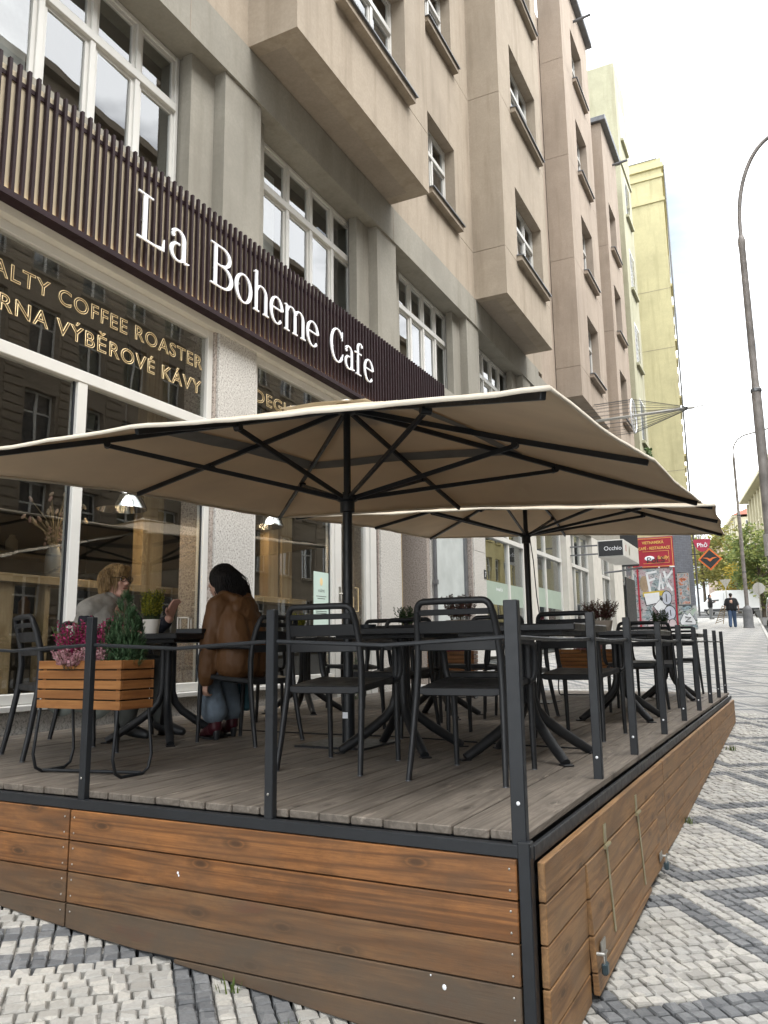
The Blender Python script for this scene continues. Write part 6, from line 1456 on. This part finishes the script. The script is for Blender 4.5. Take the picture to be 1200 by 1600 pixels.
# blond guest: facing +x
mn = empty('person', (-4.68, 4.46, 0), R(-83), 'blond guest with glasses and a grey vest, seated facing right and gesturing', 'person')
hd = V((.0, .055, 1.165)); F = V((.12, 1, -.05)); U = V((0, 0, 1))
b = MB(); P, Mr, S_, F_, U_ = head_geo(b, hd, F, U, 1.03, .022); b.capsule((0, -.01, 1.0), (0, .03, 1.1), .060, .056); b.ell(hd + V((0, .05, -.10)), (.05, .05, .03))
b.capsule((0, -.06, .56), (0, -.02, .9), .14, .14); limb(b, [(.19, -.02, .95), (.27, .0, .70), (.16, .26, .775)], [.055, .046, .034]); limb(b, [(-.19, .0, .95), (-.25, .16, .745), (-.20, .40, .87)], [.055, .046, .034])
hand(b, (.16, .265, .775), (-.6, .7, 0), (0, 0, 1), .35); hand(b, (-.20, .405, .875), (-.05, .25, 1), (-.3, -1, .2), .28, 1.02)
for sx, kn, an in ((-1, (-.12, .40, .50), (-.12, .42, .10)), (1, (.13, .38, .50), (.14, .30, .10))): limb(b, [(sx*.10, -.02, .53), kn, an], [.09, .065, .045])
remeshed(b, 'body', M('skin_ruddy', (.60, .34, .26), .5, 0, .12, 14, .05, 120, .001), mn, .0085, 3); face_parts(P, Mr, 1.03, mn)
hr = MB(); hr.ell(hd + V((0, -.018, .04)), (.094, .112, .092), None, 20, 14); hr.capsule(hd + V((.03, -.075, .02)), hd + V((.03, -.085, -.075)), .065, .05); hr.capsule(hd + V((-.03, -.075, .02)), hd + V((-.03, -.085, -.075)), .065, .05)
for sx in (-1, 1): hr.capsule(hd + V((sx*.072, -.035, .03)), hd + V((sx*.080, -.03, -.065)), .034, .024); hr.capsule(hd + V((sx*.03, .065, .09)), hd + V((sx*.075, .04, .03)), .03, .018)
remeshed(hr, 'hair', hairmat('blond_hair', (.40, .26, .115)), mn, .010, 3, .006, 26, (1, 1, .14))
hs = MB(); g_ = random.Random(22)
for i in range(360):
    a = g_.uniform(0, 6.28); up_ = g_.uniform(-.1, 1); q_ = (1-up_*up_*.9)**.5; c0 = hd + V((.096*math.cos(a)*q_, -.018+.112*math.sin(a)*q_, .035+.095*up_))
    if math.sin(a) > .5 and up_ < .5: continue
    e = hd + V((.094*math.cos(a) + g_.uniform(-.015, .015), -.03 + .085*math.sin(a) + g_.uniform(-.02, .02), -.07 + g_.uniform(-.05, .05))); m1 = c0.lerp(e, .45) + V((.026*math.cos(a), .026*math.sin(a), .02))
    hs.tube([c0, m1, c0.lerp(e, .8) + V((.01*math.cos(a), .01*math.sin(a), 0)), e], [.0028, .003, .0022, .0008], 4, caps=False)
hs.build('hair_strands', hairmat('blond_strands', (.36, .24, .12)), mn, 60)
gl_ = MB()
for q in (-1, 1): gl_.tube([P(q*.033+.026*math.cos(a*math.pi/7), .099, .010+.02*math.sin(a*math.pi/7)) for a in range(14)], .0022, 5, closed=True); gl_.tube([P(q*.059, .097, .016), P(q*.079, .05, .018), P(q*.080, -.02, .01)], .002, 5)
gl_.tube([P(-.008, .1, .014), P(.008, .1, .014)], .002, 5); gl_.build('glasses', m_board, mn)
jk = MB()
for q in (-.09, 0, .09): limb(jk, [(q*1.3, -.07, .50), (q*1.3, -.06, .68), (q*1.2, -.03, .86), (q*.8, -.01, .955)], [.17, .165, .15, .105], 14)
for sx in (-1, 1): jk.capsule((sx*.08, -.01, .97), (sx*.215, -.015, .935), .085, .082)
jk.capsule((0, -.012, 1.0), (0, .0, 1.035), .078, .072)
remeshed(jk, 'vest', cloth('grey_vest', (.33, .315, .285), .95, 30, .5), mn, .011, 4, .010, 8)
sv = MB(); limb(sv, [(.20, -.015, .925), (.275, .0, .71), (.185, .22, .77)], [.068, .064, .050], 14); limb(sv, [(-.20, .0, .925), (-.255, .15, .745), (-.21, .355, .845)], [.068, .062, .050], 14)
remeshed(sv, 'sleeves', cloth('navy_sleeve', (.012, .014, .024), .8, 12), mn, .010, 3, .007, 12)
tr_ = MB()
for sx, kn, an in ((-1, (-.12, .40, .505), (-.12, .42, .14)), (1, (.13, .38, .505), (.14, .30, .14))): limb(tr_, [(sx*.10, -.05, .535), kn, an], [.12, .085, .062], 14)
remeshed(tr_, 'trousers', cloth('grey_trousers', (.07, .075, .07), .9), mn, .012, 3, .006, 14)
ct = MB(); nx = 14
for j in range(7):
    for i in range(nx+1):
        t = i/nx; x_ = .235 - .02*j*.2 + .014*math.sin(t*17+j*.4); ct.v.append((x_ + .01*math.sin(t*9), -.34 + .62*t, .50 - .048*j - .05*math.sin(t*3.1)*(j/6) - .03*math.sin(t*11)*(j/6)))
ct.f = [(j*(nx+1)+i, j*(nx+1)+i+1, (j+1)*(nx+1)+i+1, (j+1)*(nx+1)+i) for j in range(6) for i in range(nx)]
co = ct.build('coat_tail', cloth('sage_coat', (.14, .155, .14), .9, 10), mn, 80); sm_ = co.modifiers.new('t', 'SOLIDIFY'); sm_.thickness = .008
for ax, ay in ((-.12, .43), (.14, .31)):
    bt = MB(); a = V((ax, ay, 0)); limb(bt, [a + V((0,-.03,.09)), a + V((0,.08,.06)), a + V((0,.17,.04))], [.05, .045, .032]); remeshed(bt, 'shoe', m_board, mn, .009, 2)

# people on the far pavement
def walker(loc, rz, label, top, legs_, hairc, arms, step=.16, longtop=.82, hood=False):
    r_ = empty('person', loc, rz, label, 'person'); b = MB(); head_geo(b, (0, .02, 1.62), (0, 1, -.25 if hood else -.05), (0, 0, 1)); b.capsule((0, 0, 1.40), (0, .01, 1.53), .062, .055); b.capsule((0, 0, .95), (0, 0, 1.3), .13, .14)
    for sx, (el_, wr_) in zip((-1, 1), arms): limb(b, [(sx*.2, 0, 1.40), el_, wr_], [.055, .045, .032]); hand(b, wr_, V(wr_)-V(el_), (sx*1.0, 0, .1), .6)
    lp = {sx: [(sx*.10, 0, .92), (sx*.10, sx*step*.5+.02, .5), (sx*.11, sx*step, .1)] for sx in (-1, 1)}
    for sx in (-1, 1): limb(b, lp[sx], [.09, .062, .045])
    remeshed(b, 'body', m_skin, r_, .012, 3)
    hr = MB(); hr.ell((0, -.01, 1.665), (.087, .10, .085)); hr.capsule((0, -.06, 1.64), (0, -.07, 1.58), .06, .05); remeshed(hr, 'hair', hairmat('hair_'+hairc, (.02, .016, .014)), r_, .014, 2)
    t_ = MB()
    for q in (-.1, 0, .1): limb(t_, [(q*1.2, 0, longtop+.12), (q*1.2, 0, 1.2), (q, 0, 1.40)], [.14, .14, .105], 12)
    for sx, (el_, wr_) in zip((-1, 1), arms):
        e2 = V(wr_) if hood else V(el_).lerp(V((sx*.2, 0, 1.40)), .12); limb(t_, [(sx*.12, 0, 1.43), (sx*.2, 0, 1.40), V(el_) if hood else e2], [.08, .08, .066]); 
        if hood: limb(t_, [el_, V(wr_).lerp(V(el_), .1)], [.062, .05])
    if hood: t_.ell((0, -.08, 1.47), (.10, .07, .09))
    remeshed(t_, 'top', top, r_, .014, 3, .008, 9)
    g_ = MB()
    for sx in (-1, 1): limb(g_, [lp[sx][0], lp[sx][1], V(lp[sx][2]) + V((0, 0, -.02))], [.115, .09, .078], 12)
    remeshed(g_, 'trousers', legs_, r_, .014, 3, .007, 11)
    for sx in (-1, 1):
        s_ = MB(); a = V(lp[sx][2]); limb(s_, [a + V((0, -.03, -.03)), a + V((0, .14, -.062))], [.05, .036]); remeshed(s_, 'shoe', m_board, r_, .012, 2)
    return r_
walker((-2.93, 44.5, gz(-2.93, 44.5)), R(3), 'man in black T-shirt and jeans walking away along the pavement', cloth('black_tee', (.012, .013, .016)), cloth('blue_denim', (.06, .10, .18)), 'dark', (((-.30, -.04, 1.13), (-.33, .08, .95)), ((.31, -.03, 1.13), (.33, .06, .95))))
walker((-5.35, 60.5, gz(-5.2, 60.5)), R(-75), 'person in black hooded jacket and grey trousers looking at a phone', cloth('black_hoodie', (.012, .012, .014)), cloth('grey_jogger', (.16, .165, .17)), 'short', (((-.27, .05, 1.12), (-.10, .30, 1.22)), ((.27, .05, 1.12), (.10, .30, 1.22))), .03, .78, True)
MB_ph = MB().box(-.035, .035, .0, .012, -.07, .07).build('phone', m_board, None, loc=(-5.0, 60.43, gz(-5.2, 60.5)+1.27), rz=R(-75)); tag(MB_ph, 'dark phone held by the person in the black hooded jacket', 'phone')
rk = empty('folding_rack', (-3.33, 44.45, gz(-3.3, 44.5)+.0), R(0), 'wooden slatted folding frame carried by the walking man', 'rack')
for sx, x0, x1 in ((0, -.42, -.02), (1, -.05, .12)): MB().bar((x0, 0, .18), (x1, .05, 1.12), .035, .03).build('side_rail', m_pinez, rk)
for k in range(8):
    t = k/8 + .05; MB().bar((-.42+.40*t, 0, .18+.94*t), (-.05+.17*t, 0, .30+.84*t), .03, .03).build('rung', m_pinez, rk)
